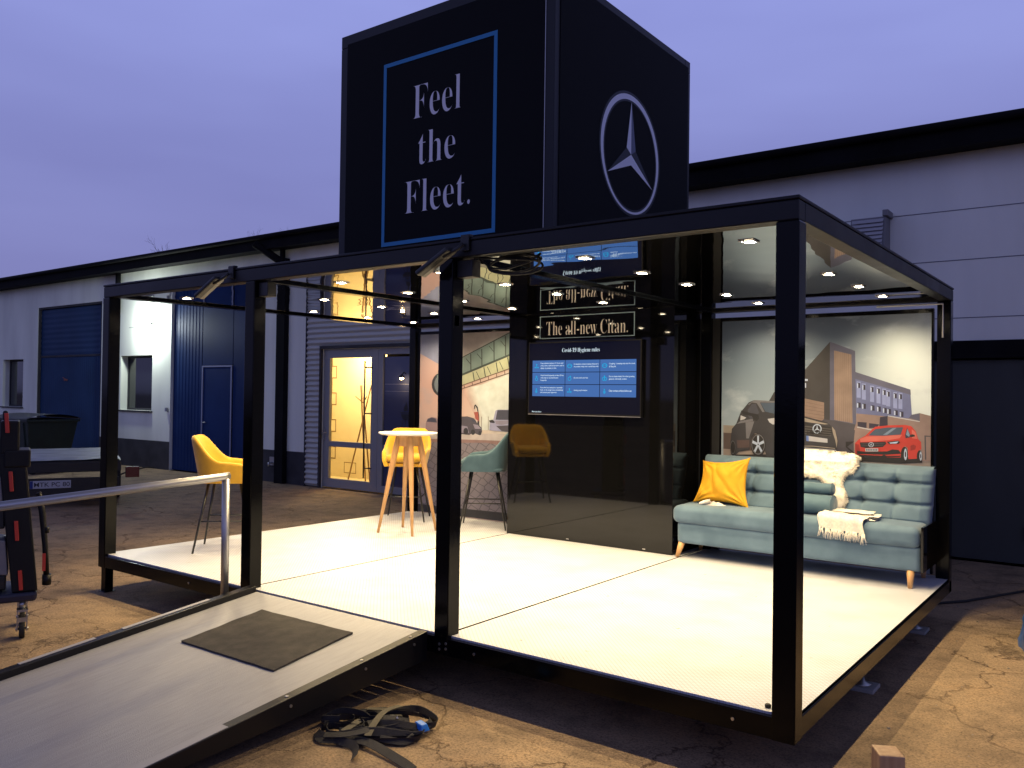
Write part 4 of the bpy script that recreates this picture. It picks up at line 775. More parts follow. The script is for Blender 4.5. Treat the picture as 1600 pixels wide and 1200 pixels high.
# ---------------- bar stools ----------------
def make_stool(m,label,group):
    t=thing('bar_stool',label,'bar stool',(0,0,0),group=group)
    def path(s):   # s -1..1 (front right arm -> back -> front left arm)
        a=abs(s); sg=1 if s>=0 else -1
        if a<.62: th=a/.62*PI/2; x=-.235*math.cos(th)**.8 if th<PI/2-1e-6 else 0; y=sg*.245*math.sin(th)**.8; x-=.02
        else: f=(a-.62)/.38; x=-.02+.25*f; y=sg*(.245-.012*f*f)
        return x,y
    def top(s):
        a=abs(s); k=max(0,min(1,(a-.20)/.46)); k=k*k*(3-2*k); h=.415-.225*k-.02*max(0,(a-.7)/.3)
        if a>.86: h*=max(.05,math.sqrt(max(0,1-((a-.86)/.14)**2)))*.9+.1
        return max(h,.05)
    sec=[(0.0,0.0,-.03),(.0,.35,0),(0.004,.75,.0),(.0,.95,.004),(.022,1.0,0),(.045,.95,-.004),(.05,.75,0),(.052,.35,0),(.055,.05,0)]
    NS=56
    def shell(u,v):
        s=-1+2*u; j=min(len(sec)-1,int(round(v*(len(sec)-1)))); inn,f,_=sec[j]; x,y=path(s); h=top(s)
        x2,y2=path(min(1,s+.01)); x1,y1=path(max(-1,s-.01)); tx,ty=x2-x1,y2-y1; L=math.hypot(tx,ty) or 1; nx,ny=ty/L,-tx/L   # outward
        if nx*(x+.0)+ny*y<0 : nx,ny=-nx,-ny
        z=h*f; out=.055*(z/.4)**1.1*(1 if abs(s)<.7 else .6)-.02*(1-f if f<.5 else 0)
        return (x+nx*(out-inn),y+ny*(out-inn),.60+z)
    b=MB(); b.grid(shell,NS,len(sec)-1)
    for e in (0,1): b.poly([shell(e,j/(len(sec)-1)) for j in range(len(sec))])
    b.build('backrest',m,t,local=True,subs=1,weld=True)
    def cushion(w,d,z0,z1,x0):
        b=MB(); 
        def f(u,v):
            th=2*PI*u; ph=(v-.5)*PI; e=.32
            sp=lambda q,k:math.copysign(abs(q)**k,q)
            return (x0+d*sp(math.cos(th),e)*sp(math.cos(ph),.35),w*sp(math.sin(th),e)*sp(math.cos(ph),.35),(z0+z1)/2+(z1-z0)/2*sp(math.sin(ph),.7))
        b.grid(f,40,14,closeu=True); return b
    cushion(.205,.215,.64,.735,.035).build('seat',m,t,local=True)
    cushion(.222,.215,.592,.648,-.0).build('seat_pan',m,t,local=True)
    fr=mat_cache('stool_frame',lambda:mat('stool_frame',(.010,.010,.011),.35))
    legs=[]
    for sx in (1,-1):
        for sy in (1,-1):
            b=MB(); b.tube([(sx*.135,sy*.135,.60),(sx*.240,sy*.240,0)],[.0135,.0085],10); b.build('leg',fr,t,local=True)
    b=MB(); k=.55; q=.135+.105*k; z=.6-.6*k
    for sg in (1,-1): b.tube([(q,sg*q,z),(-q,sg*q,z)],.006,8)
    b.tube([(q,-q,z),(q,q,z)],.0075,8); b.build('footrest',fr,t,local=True)
    return t
_mc={}
def mat_cache(k,f):
    if k not in _mc:_mc[k]=f()
    return _mc[k]
stA=make_stool(M['velvet_y'],'mustard yellow bar stool seen side on at the left end of the pavilion',None)
stA.location=(-5.34,.84,0); stA.rotation_euler[2]=R(45)
stB=copy_tree(stA); stB.location=(-5.41,3.20,0); stB.rotation_euler[2]=R(-55); stB['label']='mustard yellow bar stool facing us right behind the round bistro table'
stC=make_stool(M['velvet_t'],'teal bar stool standing beside the black display box',None)
stC.location=(-4.40,3.34,0); stC.rotation_euler[2]=R(215)
for s in (stA,stB,stC): s['group']='bar stools around the bistro table'

# ---------------- bistro table ----------------
t=thing('bistro_table','tall round white bistro table on four splayed oak legs','table',(-4.78,2.57,0),R(8))
b=MB(); b.lathe([(.0,.985),(.28,.985),(.30,.994),(.305,1.003),(.30,1.010),(.0,1.010)],n=56); b.build('tabletop',M['white'],t,local=True)
b=MB(); b.box(-.09,.09,-.09,.09,.955,.984); b.build('mounting_block',M['wood'],t,local=True,bevel=.003)
for sx in (1,-1):
    for sy in (1,-1):
        b=MB(); b.tube([(sx*.070,sy*.070,.984),(sx*.095,sy*.095,.82),(sx*.21,sy*.21,0)],[.028,.031,.013],14); b.build('leg',M['wood'],t,local=True)
# aprons joining the legs under the top
b=MB()
for s in (1,-1): b.box(-.08,.08,s*.076-.010,s*.076+.010,.87,.955); b.box(s*.076-.010,s*.076+.010,-.065,.065,.871,.954)
b.build('apron',M['wood'],t,local=True)

# ---------------- sofa ----------------
sf=thing('sofa','pale teal velvet sofa with button tufted back on oak legs','sofa',(-1.08,3.4,0))
X0,X1=-2.085,-.105
def rbox(x0,x1,y0,y1,z0,z1,r,bul=0,n=(60,24,12)):
    """rounded pillow box built from six displaced grids"""
    b=MB(); cx,cyy,cz=(x0+x1)/2,(y0+y1)/2,(z0+z1)/2; hx,hy,hz=(x1-x0)/2,(y1-y0)/2,(z1-z0)/2
    def m(p):
        v=Vector((p[0]*hx,p[1]*hy,p[2]*hz)); c=Vector((max(-hx+r,min(hx-r,v.x)),max(-hy+r,min(hy-r,v.y)),max(-hz+r,min(hz-r,v.z)))); d=v-c
        if d.length>1e-9: v=c+d.normalized()*r if True else v
        bl=bul*(1-(abs(p[0]))**6)*(1-abs(p[1])**4) if abs(p[2])>.99 else 0
        v.z+=bl*(1 if p[2]>0 else 0)
        w=noise.noise(Vector((v.x*5+cx,v.y*5,v.z*5)))*.006
        v+=v.normalized()*w
        return (v.x+cx,v.y+cyy,v.z+cz)
    def gl(n): return lambda u:u
    nx,ny,nz=n
    b.grid(lambda u,v:m((-1+2*u,-1+2*v,1)),nx,ny); b.grid(lambda u,v:m((-1+2*u,1-2*v,-1)),nx,ny)
    b.grid(lambda u,v:m((-1+2*u,-1,-1+2*v)),nx,nz); b.grid(lambda u,v:m((1-2*u,1,-1+2*v)),nx,nz)
    b.grid(lambda u,v:m((1,-1+2*u,-1+2*v)),ny,nz); b.grid(lambda u,v:m((-1,1-2*u,-1+2*v)),ny,nz)
    return b
rbox(X0+.02,X1,3.125,3.66,.125,.315,.025,n=(60,16,8)).build('base',M['sofa'],sf,weld=True)
rbox(X0-.02,X1,3.095,3.62,.300,.455,.055,bul=.012,n=(90,30,16)).build('seat',M['sofa'],sf,weld=True)
btn=[-1.775+k*.2395-.0 for k in range(7)]
bx_=[-.372,-.618,-.86,-1.10,-1.30,-1.535,-1.80]
def backf(u,v):
    x=X0+.06+(X1-.005-X0-.06)*u; z=.43+.43*v; yb=3.465+.165*v
    d=.0
    ez=min(v,1-v); ex=min(u,1-u)
    d+=.055*min(1,(ez/.10))**.5*min(1,(ex/.035))**.5
    for zs in (.585,.745): d-=.026*math.exp(-((z-zs)/.014)**2)
    for q in bx_:
        for zs in (.585,.745):
            dd=((x-q)**2+((z-zs)*1.15)**2); d-=.042*math.exp(-dd/.0011)+.020*math.exp(-dd/.006)
        d-=.010*math.exp(-((x-q)/.012)**2)
    d+=.004*noise.noise(Vector((x*7,z*9,1)))
    # rounded top
    return (x,yb-d,z)
b=MB(); b.grid(backf,240,72)
def backr(u,v):
    x=X0+.06+(X1-.005-X0-.06)*(1-u); z=.43+.43*v; return (x,3.465+.165*v+.085,z)
b.grid(backr,60,8)
for (f0,f1) in (((lambda q:backf(q,1)),(lambda q:backr(1-q,1))),):
    n=240
    for k in range(n):
        a0,a1,c0,c1=f0(k/n),f0((k+1)/n),f1(k/n),f1((k+1)/n); b.smooth=True
        m0=tuple((a0[i]+c0[i])/2+(0,0,.018)[i] for i in range(3)); m1=tuple((a1[i]+c1[i])/2+(0,0,.018)[i] for i in range(3))
        b.poly([a0,a1,m1,m0]); b.poly([m0,m1,c1,c0])
for e in (0,1):
    n=36; b.smooth=True
    for k in range(n):
        a0,a1=backf(e,k/n),backf(e,(k+1)/n); c0,c1=backr(1-e,k/n),backr(1-e,(k+1)/n); sg=(1 if e else -1)*.012
        m0=((a0[0]+sg),(a0[1]+c0[1])/2,a0[2]); m1=((a1[0]+sg),(a1[1]+c1[1])/2,a1[2])
        q=[a0,m0,m1,a1]; b.poly(q if e else q[::-1]); q=[m0,c0,c1,m1]; b.poly(q if e else q[::-1])
b.build('backrest',M['sofa'],sf,weld=True)
b=MB(); b.box(X1+.006,X1+.024,3.115,3.69,.128,.462); b.build('side_panel',M['gloss'],sf,bevel=.002)
for x,dx in ((X0+.055,-.035),(X1-.07,.0)):
    for y,dy in ((3.155,-.02),(3.6,.02)):
        b=MB(); b.tube([(x,y,.13),(x+dx,y+dy,0)],[.030,.016],14); b.build('leg',M['wood'],sf)

# yellow cushion
def pillow(name,m,pts,th,label,cat,ear=.06,wr=.012,bow=0):
    """pts: 4 corners bl,br,tr,tl in 3D"""
    P=[Vector(p) for p in pts]; nrm=(P[1]-P[0]).cross(P[3]-P[0]).normalized()
    b=MB()
    def f(u,v,s):
        a=2*u-1; c=2*v-1
        k=1-ear*(1-a*a)*(abs(c)**3); k2=1-ear*(1-c*c)*(abs(a)**3)
        uu=.5+.5*a*k2; vv=.5+.5*c*k
        p=P[0].lerp(P[1],uu).lerp(P[3].lerp(P[2],uu),vv)
        t=th*(max(0,1-abs(a)**2.6)*max(0,1-abs(c)**2.6))**.62
        wv=Vector((p.x*6,p.z*6,2)); w=wr*(noise.noise(wv+Vector((0,0,s)))+.8*(abs(noise.noise(Vector((p.x*11+p.z*5,p.z*4-p.x*3,7))))-.25))*(1-abs(a)**6)*(1-abs(c)**6)
        # folds radiating from the corners
        for (ca,cc) in ((-1,-1),(1,-1),(1,1),(-1,1)):
            rr=math.hypot(a-ca,c-cc); an=math.atan2(c-cc,a-ca); w+=.013*math.sin(an*17+ca*2+cc)*math.exp(-(rr/.75)**2)*min(1,rr*4)
        p=p+nrm*s*(t+w*(t/th)**.5)
        return tuple(p)
    b.grid(lambda u,v:f(u,v,1),56,56); b.grid(lambda u,v:f(1-u,v,-1),56,56)
    o=b.build(name,m,weld=True); tag(o,label,cat); return o
pillow('cushion',M['cush'],[(-2.02,3.34,.465),(-1.485,3.31,.455),(-1.535,3.47,.885),(-1.985,3.475,.835)],.075,'bright yellow square cushion leaning at the left end of the teal sofa','cushion',ear=.17,wr=.034)
# bolsters
def bolster(z,y,r,x0,x1,label):
    b=MB(); n=40; prof=[(.0,x0+.004),(r*.35,x0+.002),(r*.8,x0+.004),(r*.97,x0+.02),(r*1.0,x0+.05)]+[(r*1.0+.004*noise.noise(Vector((k,z,0))),x0+.05+(x1-x0-.1)*k/12) for k in range(1,12)]+[(r,x1-.05),(r*.97,x1-.02),(r*.8,x1-.004),(r*.35,x1-.002),(.0,x1-.004)]
    b.grid(lambda u,v:(prof[min(len(prof)-1,int(round(v*(len(prof)-1))))][1],y+prof[int(round(v*(len(prof)-1)))][0]*math.cos(2*PI*u)*1.1,z+prof[int(round(v*(len(prof)-1)))][0]*math.sin(2*PI*u)*.92),n,len(prof)-1,closeu=True)
    for xe in (x0+.018,x1-.018): 
        b.tube([(xe,y+r*1.10*math.cos(2*PI*k/n),z+r*.93*math.sin(2*PI*k/n)) for k in range(n+1)],.004,5,cap=False)
    o=b.build('bolster_cushion',M['bolst']); tag(o,label,'cushion',group='teal bolster cushions on the sofa')
M['bolst']=mat('deep_teal_velvet',(.045,.10,.15),.8,sheen=.2,col2=(.07,.135,.19),vs=6,bump=.05,bs=350)
bolster(.545,3.30,.088,-1.20,-.765,'larger teal bolster cushion lying on the sofa seat under the thinner one')
bolster(.672,3.345,.050,-1.18,-.785,'thinner teal bolster cushion lying on top of the larger one')
# sheepskin
out=[(-1.24,.93),(-1.22,.965),(-1.1,.975),(-.9,.965),(-.72,.955),(-.655,.925),(-.66,.86),(-.70,.80),(-.76,.765),(-.775,.72),(-.745,.65),(-.715,.58),(-.74,.51),(-.80,.478),(-.85,.50),(-.83,.58),(-.87,.68),(-.98,.74),(-1.12,.75),(-1.22,.76),(-1.25,.84)]
def skin_mesh():
    b=MB(); random.seed(3)
    def ybk(z): return 3.465+.165*(min(z,.86)-.43)/.43-.056
    n=len(out)
    def inside(x,z):
        c=False
        for i in range(n):
            a,bb=out[i],out[i-1]
            if (a[1]>z)!=(bb[1]>z) and x<(bb[0]-a[0])*(z-a[1])/(bb[1]-a[1])+a[0]: c=not c
        return c
    def dist(x,z):
        m=9
        for i in range(n):
            (ax_,az),(bx__,bz)=out[i-1],out[i]; dx,dz=bx__-ax_,bz-az; t=max(0,min(1,((x-ax_)*dx+(z-az)*dz)/(dx*dx+dz*dz))); m=min(m,math.hypot(x-ax_-dx*t,z-az-dz*t))
        return m
    NX,NZ=96,84; xa,za,xb,zb2=-1.27,.46,-.63,.97; id_={}
    def surf(x,z,d):
        th=.030*min(1,d/.035)**.55
        y=ybk(z)+(max(0,z-.885))*.95-th-.006*noise.noise(Vector((x*30,z*30,1)))-.004*noise.noise(Vector((x*80,z*80,4)))
        return (x,y,z)
    ok=[[False]*(NZ+1) for _ in range(NX+1)]
    for i in range(NX+1):
        for j in range(NZ+1):
            x=xa+(xb-xa)*i/NX; z=za+(zb2-za)*j/NZ
            if inside(x,z): ok[i][j]=True; id_[(i,j)]=len(b.v); b.v.append(surf(x,z,dist(x,z)))
    b.smooth=True; base=[]
    for i in range(NX):
        for j in range(NZ):
            q=[(i,j),(i+1,j),(i+1,j+1),(i,j+1)]
            if all(ok[c][d] for c,d in q): b.face([id_[k] for k in q])
            if ok[i][j]: base.append((xa+(xb-xa)*i/NX,za+(zb2-za)*j/NZ))
    b.smooth=False
    edge=[p for p in base if dist(*p)<.016]
    for k in range(9000):
        x,z=random.choice(edge if k%2 else base); x+=random.uniform(-.005,.005); z+=random.uniform(-.005,.005); d0=dist(x,z)
        p=Vector(surf(x,z,d0))+Vector((0,.004,0)); cl=noise.noise(Vector((x*16,z*16,0)))*3
        d=Vector((math.cos(cl)*.8+random.gauss(0,.3),-.7,-.4+math.sin(cl)*.5+random.gauss(0,.3))).normalized(); l=random.uniform(.010,.019)*(1.5 if k%2 else 1)
        e=p+d*l; w=random.uniform(.0016,.003); sd=d.cross(Vector((random.gauss(0,1),.1,random.gauss(0,1)))).normalized()*w; s2=d.cross(sd).normalized()*w
        i=len(b.v); b.v+=[tuple(p-sd),tuple(p+s2),tuple(p+sd),tuple(e)]
        for q in range(3): b.face((i+q,i+(q+1)%3,i+3))
    return b
o=skin_mesh().build('sheepskin',M['fur']); tag(o,'white fluffy sheepskin draped over the middle of the teal sofa back','sheepskin')
# folded throw with fringe
th=thing('throw_blanket','cream folded throw with long fringe hanging over the sofa seat edge','blanket',(-.64,3.25,.46))
b=MB()
def fold(x0,x1,y0,y1,z,h,ph):
    def f(u,v):
        x=x0+(x1-x0)*u+.012*math.sin(v*3+ph); y=y0+(y1-y0)*v+.01*math.sin(u*5+ph); return (x,y,z+h*.5+.006*noise.noise(Vector((x*12,y*12,ph)))+.5*h*math.sqrt(max(0,1-abs(2*u-1)**4)*max(0,1-abs(2*v-1)**4)))
    def g_(u,v): p=f(1-u,v); return (p[0],p[1],z)
    b.grid(f,26,16); b.grid(g_,26,16)
fold(-.86,-.44,3.18,3.40,.462,.020,0); fold(-.85,-.43,3.20,3.41,.486,.018,1); fold(-.83,-.47,3.22,3.40,.508,.014,2)
b.build('folded_cloth',M['throw'],th,weld=True)
b=MB(); 
def drop(u,v):
    x=-.83+.34*u+.01*math.sin(v*7); s=v*.26
    pts=[(3.24,.508),(3.10,.498),(3.075,.475),(3.072,.40)]
    segs=[0,.14,.175,.25]; 
    for i in range(3):
        if s<=segs[i+1] or i==2:
            k=(s-segs[i])/(segs[i+1]-segs[i]); y=pts[i][0]+(pts[i+1][0]-pts[i][0])*k; z=pts[i][1]+(pts[i+1][1]-pts[i][1])*k; break
    return (x,y+.006*math.sin(u*23),z+.003*math.sin(u*17+1)+.02*(u-.5)*(-1))
b.grid(drop,40,16); b.build('hanging_end',M['throw'],th)
b=MB(); random.seed(5)
for k in range(95):
    u=random.random(); p=Vector(drop(u,1)); l=random.uniform(.05,.085); q=p+Vector((random.gauss(.0,.014),-.006,-l)); m=(p+q)/2+Vector((random.gauss(0,.006),-.006,0))
    b.tube([p,m,q],[.0028,.0024,.0012],5)
b.build('fringe',M['throw'],th)
# crumpled cloth
b=MB()
def cr(u,v):
    a=2*PI*u; r=.5*v; x=-1.80+.105*math.cos(a)*v*(1+.3*math.sin(3*a)); y=3.27+.05*math.sin(a)*v*(1+.25*math.cos(2*a))
    return (x,y,.462+.045*(1-v**2)*(.6+.9*abs(noise.noise(Vector((x*22,y*22,1)))))+.012*noise.noise(Vector((x*40,y*40,5)))*(1-v**4))
b.grid(cr,48,14,closeu=True)
b.tube([(-1.90,3.22,.472),(-1.86,3.235,.486),(-1.81,3.25,.50)],[.012,.020,.018],8)
o=b.build('crumpled_cloth',M['cloth']); tag(o,'small crumpled grey and white cloth lying before the yellow cushion','cloth')
# ---------------- workshop building behind ----------------
FY=7.9*S
M['wall']=mat('white_render_wall',(.76,.79,.70),.85,var=.10,vs=1.6,stretch=(1,1,.22),bump=.25,bs=45)
M['wallR']=mat('grey_sandwich_panel',(.84,.86,.80),.6,var=.07,vs=1.4,stretch=(1,1,.2))
M['plinth']=mat('dark_plinth',(.035,.035,.04),.8,var=.3,vs=3)
M['roofedge']=mat('dark_roof_edge',(.0045,.0045,.006),.85,spec=.15,var=.4,vs=2)
M['bluegate']=mat('blue_steel_gate',(.014,.034,.115),.55,spec=.06,var=.12,vs=1.3)
M['bluegate2']=mat('faded_blue_gate',(.020,.050,.120),.55,spec=.1,var=.12,vs=1.3)
M['corr']=mat('corrugated_silver_sheet',(.48,.49,.46),.5,metal=.15)
M['doorfr']=mat('grey_door_frame',(.27,.28,.28),.4)
M['dkglass']=mat('dark_glass',(.010,.012,.018),.05,spec=.8)
M['blueglass']=mat('dusk_glass',(.05,.06,.12),.06,spec=.7)
M['navydoor']=mat('navy_steel_door',(.045,.050,.048),.6,var=.2,vs=1.5,stretch=(1,1,.3))
bd=thing('workshop_building','long low white workshop with black roof edge behind the pavilion','building',(-10,FY,G))
WX0,WX1,WZ0,WZ1=-48,16,G,4.42
holes=[(-28.75*S,-27.29*S,1.10*S,2.63*S,'w'),(-21.35*S,-19.75*S,1.137*S,2.63*S,'w'),(-12.93*S,-9.2*S,G,2.62*S,'d'),(-26.33*S,-22.42*S,G,4.22*S,'g'),(-18.87*S,-15.0*S,G,4.15*S,'g'),(-.95*S,3.0*S,G,2.46*S,'g'),(-36.5*S,-32.5*S,G,4.22*S,'g')]
xs=sorted(set([WX0,WX1]+[h[0] for h in holes]+[h[1] for h in holes])); zs=sorted(set([WZ0,WZ1,.35*S]+[h[2] for h in holes]+[h[3] for h in holes]))
b=MB()
for i in range(len(xs)-1):
    for j in range(len(zs)-1):
        cx=(xs[i]+xs[i+1])/2; cz=(zs[j]+zs[j+1])/2
        if any(h[0]<cx<h[1] and h[2]<cz<h[3] for h in holes): continue
        b.mi=1 if (cz<.35*S and cx<-9*S) else (2 if cx>-9.2*S else 0)
        b.poly([(xs[i],FY,zs[j]),(xs[i+1],FY,zs[j]),(xs[i+1],FY,zs[j+1]),(xs[i],FY,zs[j+1])])
b.mi=0; RV=.22
for x0,x1,z0,z1,k in holes:
    r=RV if k=='w' else .10
    b.poly([(x0,FY,z0),(x0,FY,z1),(x0,FY+r,z1),(x0,FY+r,z0)]); b.poly([(x1,FY,z1),(x1,FY,z0),(x1,FY+r,z0),(x1,FY+r,z1)])
    b.poly([(x0,FY,z1),(x1,FY,z1),(x1,FY+r,z1),(x0,FY+r,z1)]); b.poly([(x1,FY,z0),(x0,FY,z0),(x0,FY+r,z0),(x1,FY+r,z0)])
BK=FY+14
b.poly([(WX0,FY,G),(WX0,FY,WZ1),(WX0,BK,WZ1),(WX0,BK,G)]); b.poly([(WX1,FY,WZ1),(WX1,FY,G),(WX1,BK,G),(WX1,BK,WZ1)]); b.poly([(WX0,BK,G),(WX0,BK,WZ1),(WX1,BK,WZ1),(WX1,BK,G)])
b.build('wall',[M['wall'],M['plinth'],M['wallR']],bd)
# roof with eave (soffit, fascia, gutter)
b=MB()
zl,zr=5.30*S,5.375*S
zt=4.40
b.hexa([(WX0-.3,FY-.30,zt-.33),(WX1+.3,FY-.30,zt-.27),(WX1+.3,BK+.3,zt-.02),(WX0-.3,BK+.3,zt-.02),(WX0-.3,FY-.30,zt-.06),(WX1+.3,FY-.30,zt-.0),(WX1+.3,BK+.3,zt+.35),(WX0-.3,BK+.3,zt+.35)])
rf=b.build('roof',M['roofedge'],bd)
b=MB(); b.tube([(WX0,FY-.345,zt-.10),(WX1,FY-.345,zt-.04)],.045,10); 
b.build('gutter',M['roofedge'],rf)
# panel joints on the right part of the wall
jm=mat('joint_grey',(.12,.12,.16),.7)
for z in (2.77*S,3.53*S,4.19*S): b=MB(); b.box(-9.1*S,WX1,FY-.004,FY-.0005,z-.004,z+.004); b.build('panel_joint',jm,bd)
b=MB(); b.box(-18.9*S-1.7,-18.9*S-.02,FY-.004,FY-.0005,3.40*S,3.41*S); b.build('panel_joint',jm,bd)
# windows
def window(x0,x1,z0,z1):
    f=MB(); yy=FY+RV-.05; frame_rect(f,x0,x1,z0,z1,.05,yy,yy+.045); w=f.build('window',M['plinth'],bd,bevel=.004)
    g_=MB(); g_.box(x0+.05,x1-.05,yy+.015,yy+.025,z0+.05,z1-.05); g_.build('pane',M['dkglass'],w)
    s=MB(); s.box(x0-.04,x1+.04,FY-.05,FY+.0,z0-.035,z0-.002); s.build('sill',M['plinth'],w)
window(*holes[0][:4]); window(*holes[1][:4])
# gates
def ribbed(x0,x1,z0,z1,y,pitch=.09,dep=.012,vert=True,inv=False):
    b=MB(); n=max(1,int((x1-x0 if vert else z1-z0)/pitch))
    for k in range(n):
        if vert:
            a=x0+(x1-x0)*k/n; c=(x1-x0)/n; ys=[y,y,y-dep,y-dep,y]; xx=[a,a+c*.5,a+c*.6,a+c*.9,a+c]
            for q in range(4): b.poly([(xx[q],ys[q],z0),(xx[q+1],ys[q+1],z0),(xx[q+1],ys[q+1],z1),(xx[q],ys[q],z1)])
        else:
            a=z0+(z1-z0)*k/n; c=(z1-z0)/n; m=8; b.smooth=True
            for q in range(m):
                t0,t1=q/m,(q+1)/m; f=lambda t:y-dep*.5*(1-math.cos(2*PI*t))
                b.poly([(x0,f(t0),a+c*t0),(x1,f(t0),a+c*t0),(x1,f(t1),a+c*t1),(x0,f(t1),a+c*t1)])
    return b
x0,x1,z0,z1,_=holes[3]
gt=ribbed(x0+.05,x1-.05,z0+.01,2.66*S,FY+.07,.10,.006).build('gate_leaf',M['bluegate2'],bd,label='faded blue gate with dark lintel at the far left of the wall')
b=ribbed(x0+.05,x1-.05,2.72*S,z1-.06,FY+.07,.12,.006,False); b.build('upper_panel',M['bluegate2'],gt)
b=MB(); frame_rect(b,x0,x1,z0,z1,.05,FY+.01,FY+.06); b.box(x0+.05,x1-.05,FY+.05,FY+.075,2.665*S,2.715*S); b.build('gate_frame',M['plinth'],gt)
b=MB(); b.box(x0+1.35,x0+1.50,FY+.045,FY+.06,1.62,1.66); b.tube([(x0+1.42,FY+.05,1.66),(x0+1.30,FY+.04,1.70)],.008,6); b.build('handle',mat('rust_handle',(.25,.08,.05),.7),gt)
x0,x1,z0,z1,_=holes[6]; ribbed(x0+.05,x1-.05,z0+.01,z1-.06,FY+.07,.10,.006).build('gate_leaf',M['bluegate2'],bd)
x0,x1,z0,z1,_=holes[4]; xm=-17.55*S; xr=-16.28*S
gl=ribbed(x0+.02,xm-.015,z0+.02,z1-.02,FY+.06,.115,.006).build('gate_leaf',M['bluegate'],bd,label='ribbed dark blue folding gate leaf')
g2=MB(); g2.box(xm+.005,xr-.005,FY+.052,FY+.07,2.33*S,z1-.02); g2.box(xr+.015,x1-.03,FY+.052,FY+.07,z0+.02,z1-.02)
g2.build('gate_leaf',M['bluegate'],bd,bevel=.003)
dd=MB(); dd.box(xm+.05,xr-.05,FY+.050,FY+.07,z0+.03,2.28*S); dr=dd.build('wicket_door',M['bluegate'],bd,bevel=.003)
b=MB(); b.box(xm+.01,xm+.045,FY+.035,FY+.052,z0+.03,2.32*S); b.box(xr-.045,xr-.01,FY+.035,FY+.052,z0+.03,2.32*S); b.box(xm+.046,xr-.046,FY+.035,FY+.052,2.285*S,2.32*S); b.build('door_frame',mat('pale_blue_trim',(.30,.33,.45),.4,metal=.3),dr)
b=MB(); b.tube([(xm+.10,FY+.045,.75),(xm+.10,FY+.01,.75),(xm+.22,FY+.01,.75)],.010,8); b.build('handle',M['galv'],dr)
# right dark doors
x0,x1,z0,z1,_=holes[5]
b=MB(); b.box(x0,x0+1.02,FY+.05,FY+.08,z0+.02,2.22*S); b.box(x0+1.05,x1,FY+.05,FY+.08,z0+.02,2.22*S); dk=b.build('steel_door',M['navydoor'],bd,bevel=.004,label='dark navy steel double door at the right end')
b=MB(); b.box(x0-.02,x1,FY-.02,FY+.08,2.24*S,2.47*S); b.build('lintel',M['roofedge'],dk)
for z in (-.05,.9,1.65): b=MB(); b.box(x0+1.0,x0+1.07,FY+.028,FY+.05,z,z+.14); b.tube([(x0+1.035,FY+.025,z-.02),(x0+1.035,FY+.025,z+.16)],.012,8); b.build('hinge',M['plinth'],dk)
# downpipe
b=MB(); b.box(-14.40*S,-14.10*S,FY-.11,FY-.002,G,4.72*S); b.tube([(-14.22*S,FY-.10,4.62*S),(-14.55*S,FY-.22,4.85*S),(-14.75*S,FY-.42,5.05*S)],.075,10); b.tube([(-14.22*S,FY-.10,4.60*S),(-14.22*S,FY-.10,5.0*S)],.05,10)
b.build('downpipe',M['roofedge'],bd,bevel=.01)
b=MB(); b.tube([(-21.4*S,FY-.08,3.9*S),(-21.4*S,FY-.08,4.95*S)],.06,8); b.build('downpipe',M['roofedge'],bd)
# corrugated cladding round the glazed door
cx0,cx1=-13.42*S,-9.2*S
cl=ribbed(cx0,cx1+3.4,2.72*S,4.0*S,FY-.02,.095,.030,False).build('corrugated_cladding',M['corr'],bd)
ribbed(cx0,-12.97*S-.02,G+.02,2.715*S,FY-.02,.095,.030,False).build('corrugated_cladding',M['corr'],bd)
b=MB(); b.box(cx0-.02,cx0-.002,FY-.055,FY-.003,G,4.0*S); b.box(-12.975*S,-12.93*S,FY-.055,FY-.001,G,2.70*S); b.box(-12.929*S,cx1+.0,FY-.055,FY-.001,2.635*S,2.70*S); b.build('trim',M['plinth'],bd)
# glazed door with lit hall behind
x0,x1,z0,z1,_=holes[2]; yd=FY+.02
dx1=-11.25*S
f=MB(); frame_rect(f,x0+.004,dx1,z0+.02,z1+.01,.135*S+.05,yd,yd+.06)
f.box(x0+.17,dx1-.17,yd+.002,yd+.058,.52*S,.64*S); dof=f.build('glazed_door',M['doorfr'],bd,bevel=.004)
def clear_glass():
    m=bpy.data.materials.new('clear_glass'); m.use_nodes=True; nt=m.node_tree; N=nt.nodes; L=nt.links; N.remove(N['Principled BSDF'])
    t=N.new('ShaderNodeBsdfTransparent'); g=N.new('ShaderNodeBsdfGlossy'); g.inputs['Roughness'].default_value=.02; mx=N.new('ShaderNodeMixShader'); fr=N.new('ShaderNodeFresnel'); fr.inputs[0].default_value=1.45
    L.new(fr.outputs[0],mx.inputs[0]); L.new(t.outputs[0],mx.inputs[1]); L.new(g.outputs[0],mx.inputs[2]); L.new(mx.outputs[0],N['Material Output'].inputs[0]); return m
M['glass']=clear_glass()
for za,zb_ in ((z0+.17,.52*S),(.64*S,z1-.19)):
    b=MB(); b.poly([(x0+.172,yd+.03,za),(dx1-.172,yd+.03,za),(dx1-.172,yd+.03,zb_),(x0+.172,yd+.03,zb_)]); b.build('pane',M['glass'],dof)
b=MB(); xx=dx1-.27
b.tube([(xx,yd-.05,z0+.25),(xx,yd-.05,z1-.22)],.013,8)
for z in (.1,1.05,1.85): b.tube([(xx,yd-.05,z),(xx+.14,yd-.0,z)],.011,8)
b.build('pull_bar',M['plinth'],dof)
b=MB(); b.box(x0+.04,x0+.07,yd-.02,yd,.55,.75); b.tube([(x0+.055,yd-.02,.68),(x0+.055,yd-.05,.68),(x0+.14,yd-.05,.68)],.009,8); b.build('handle',M['galv'],dof)
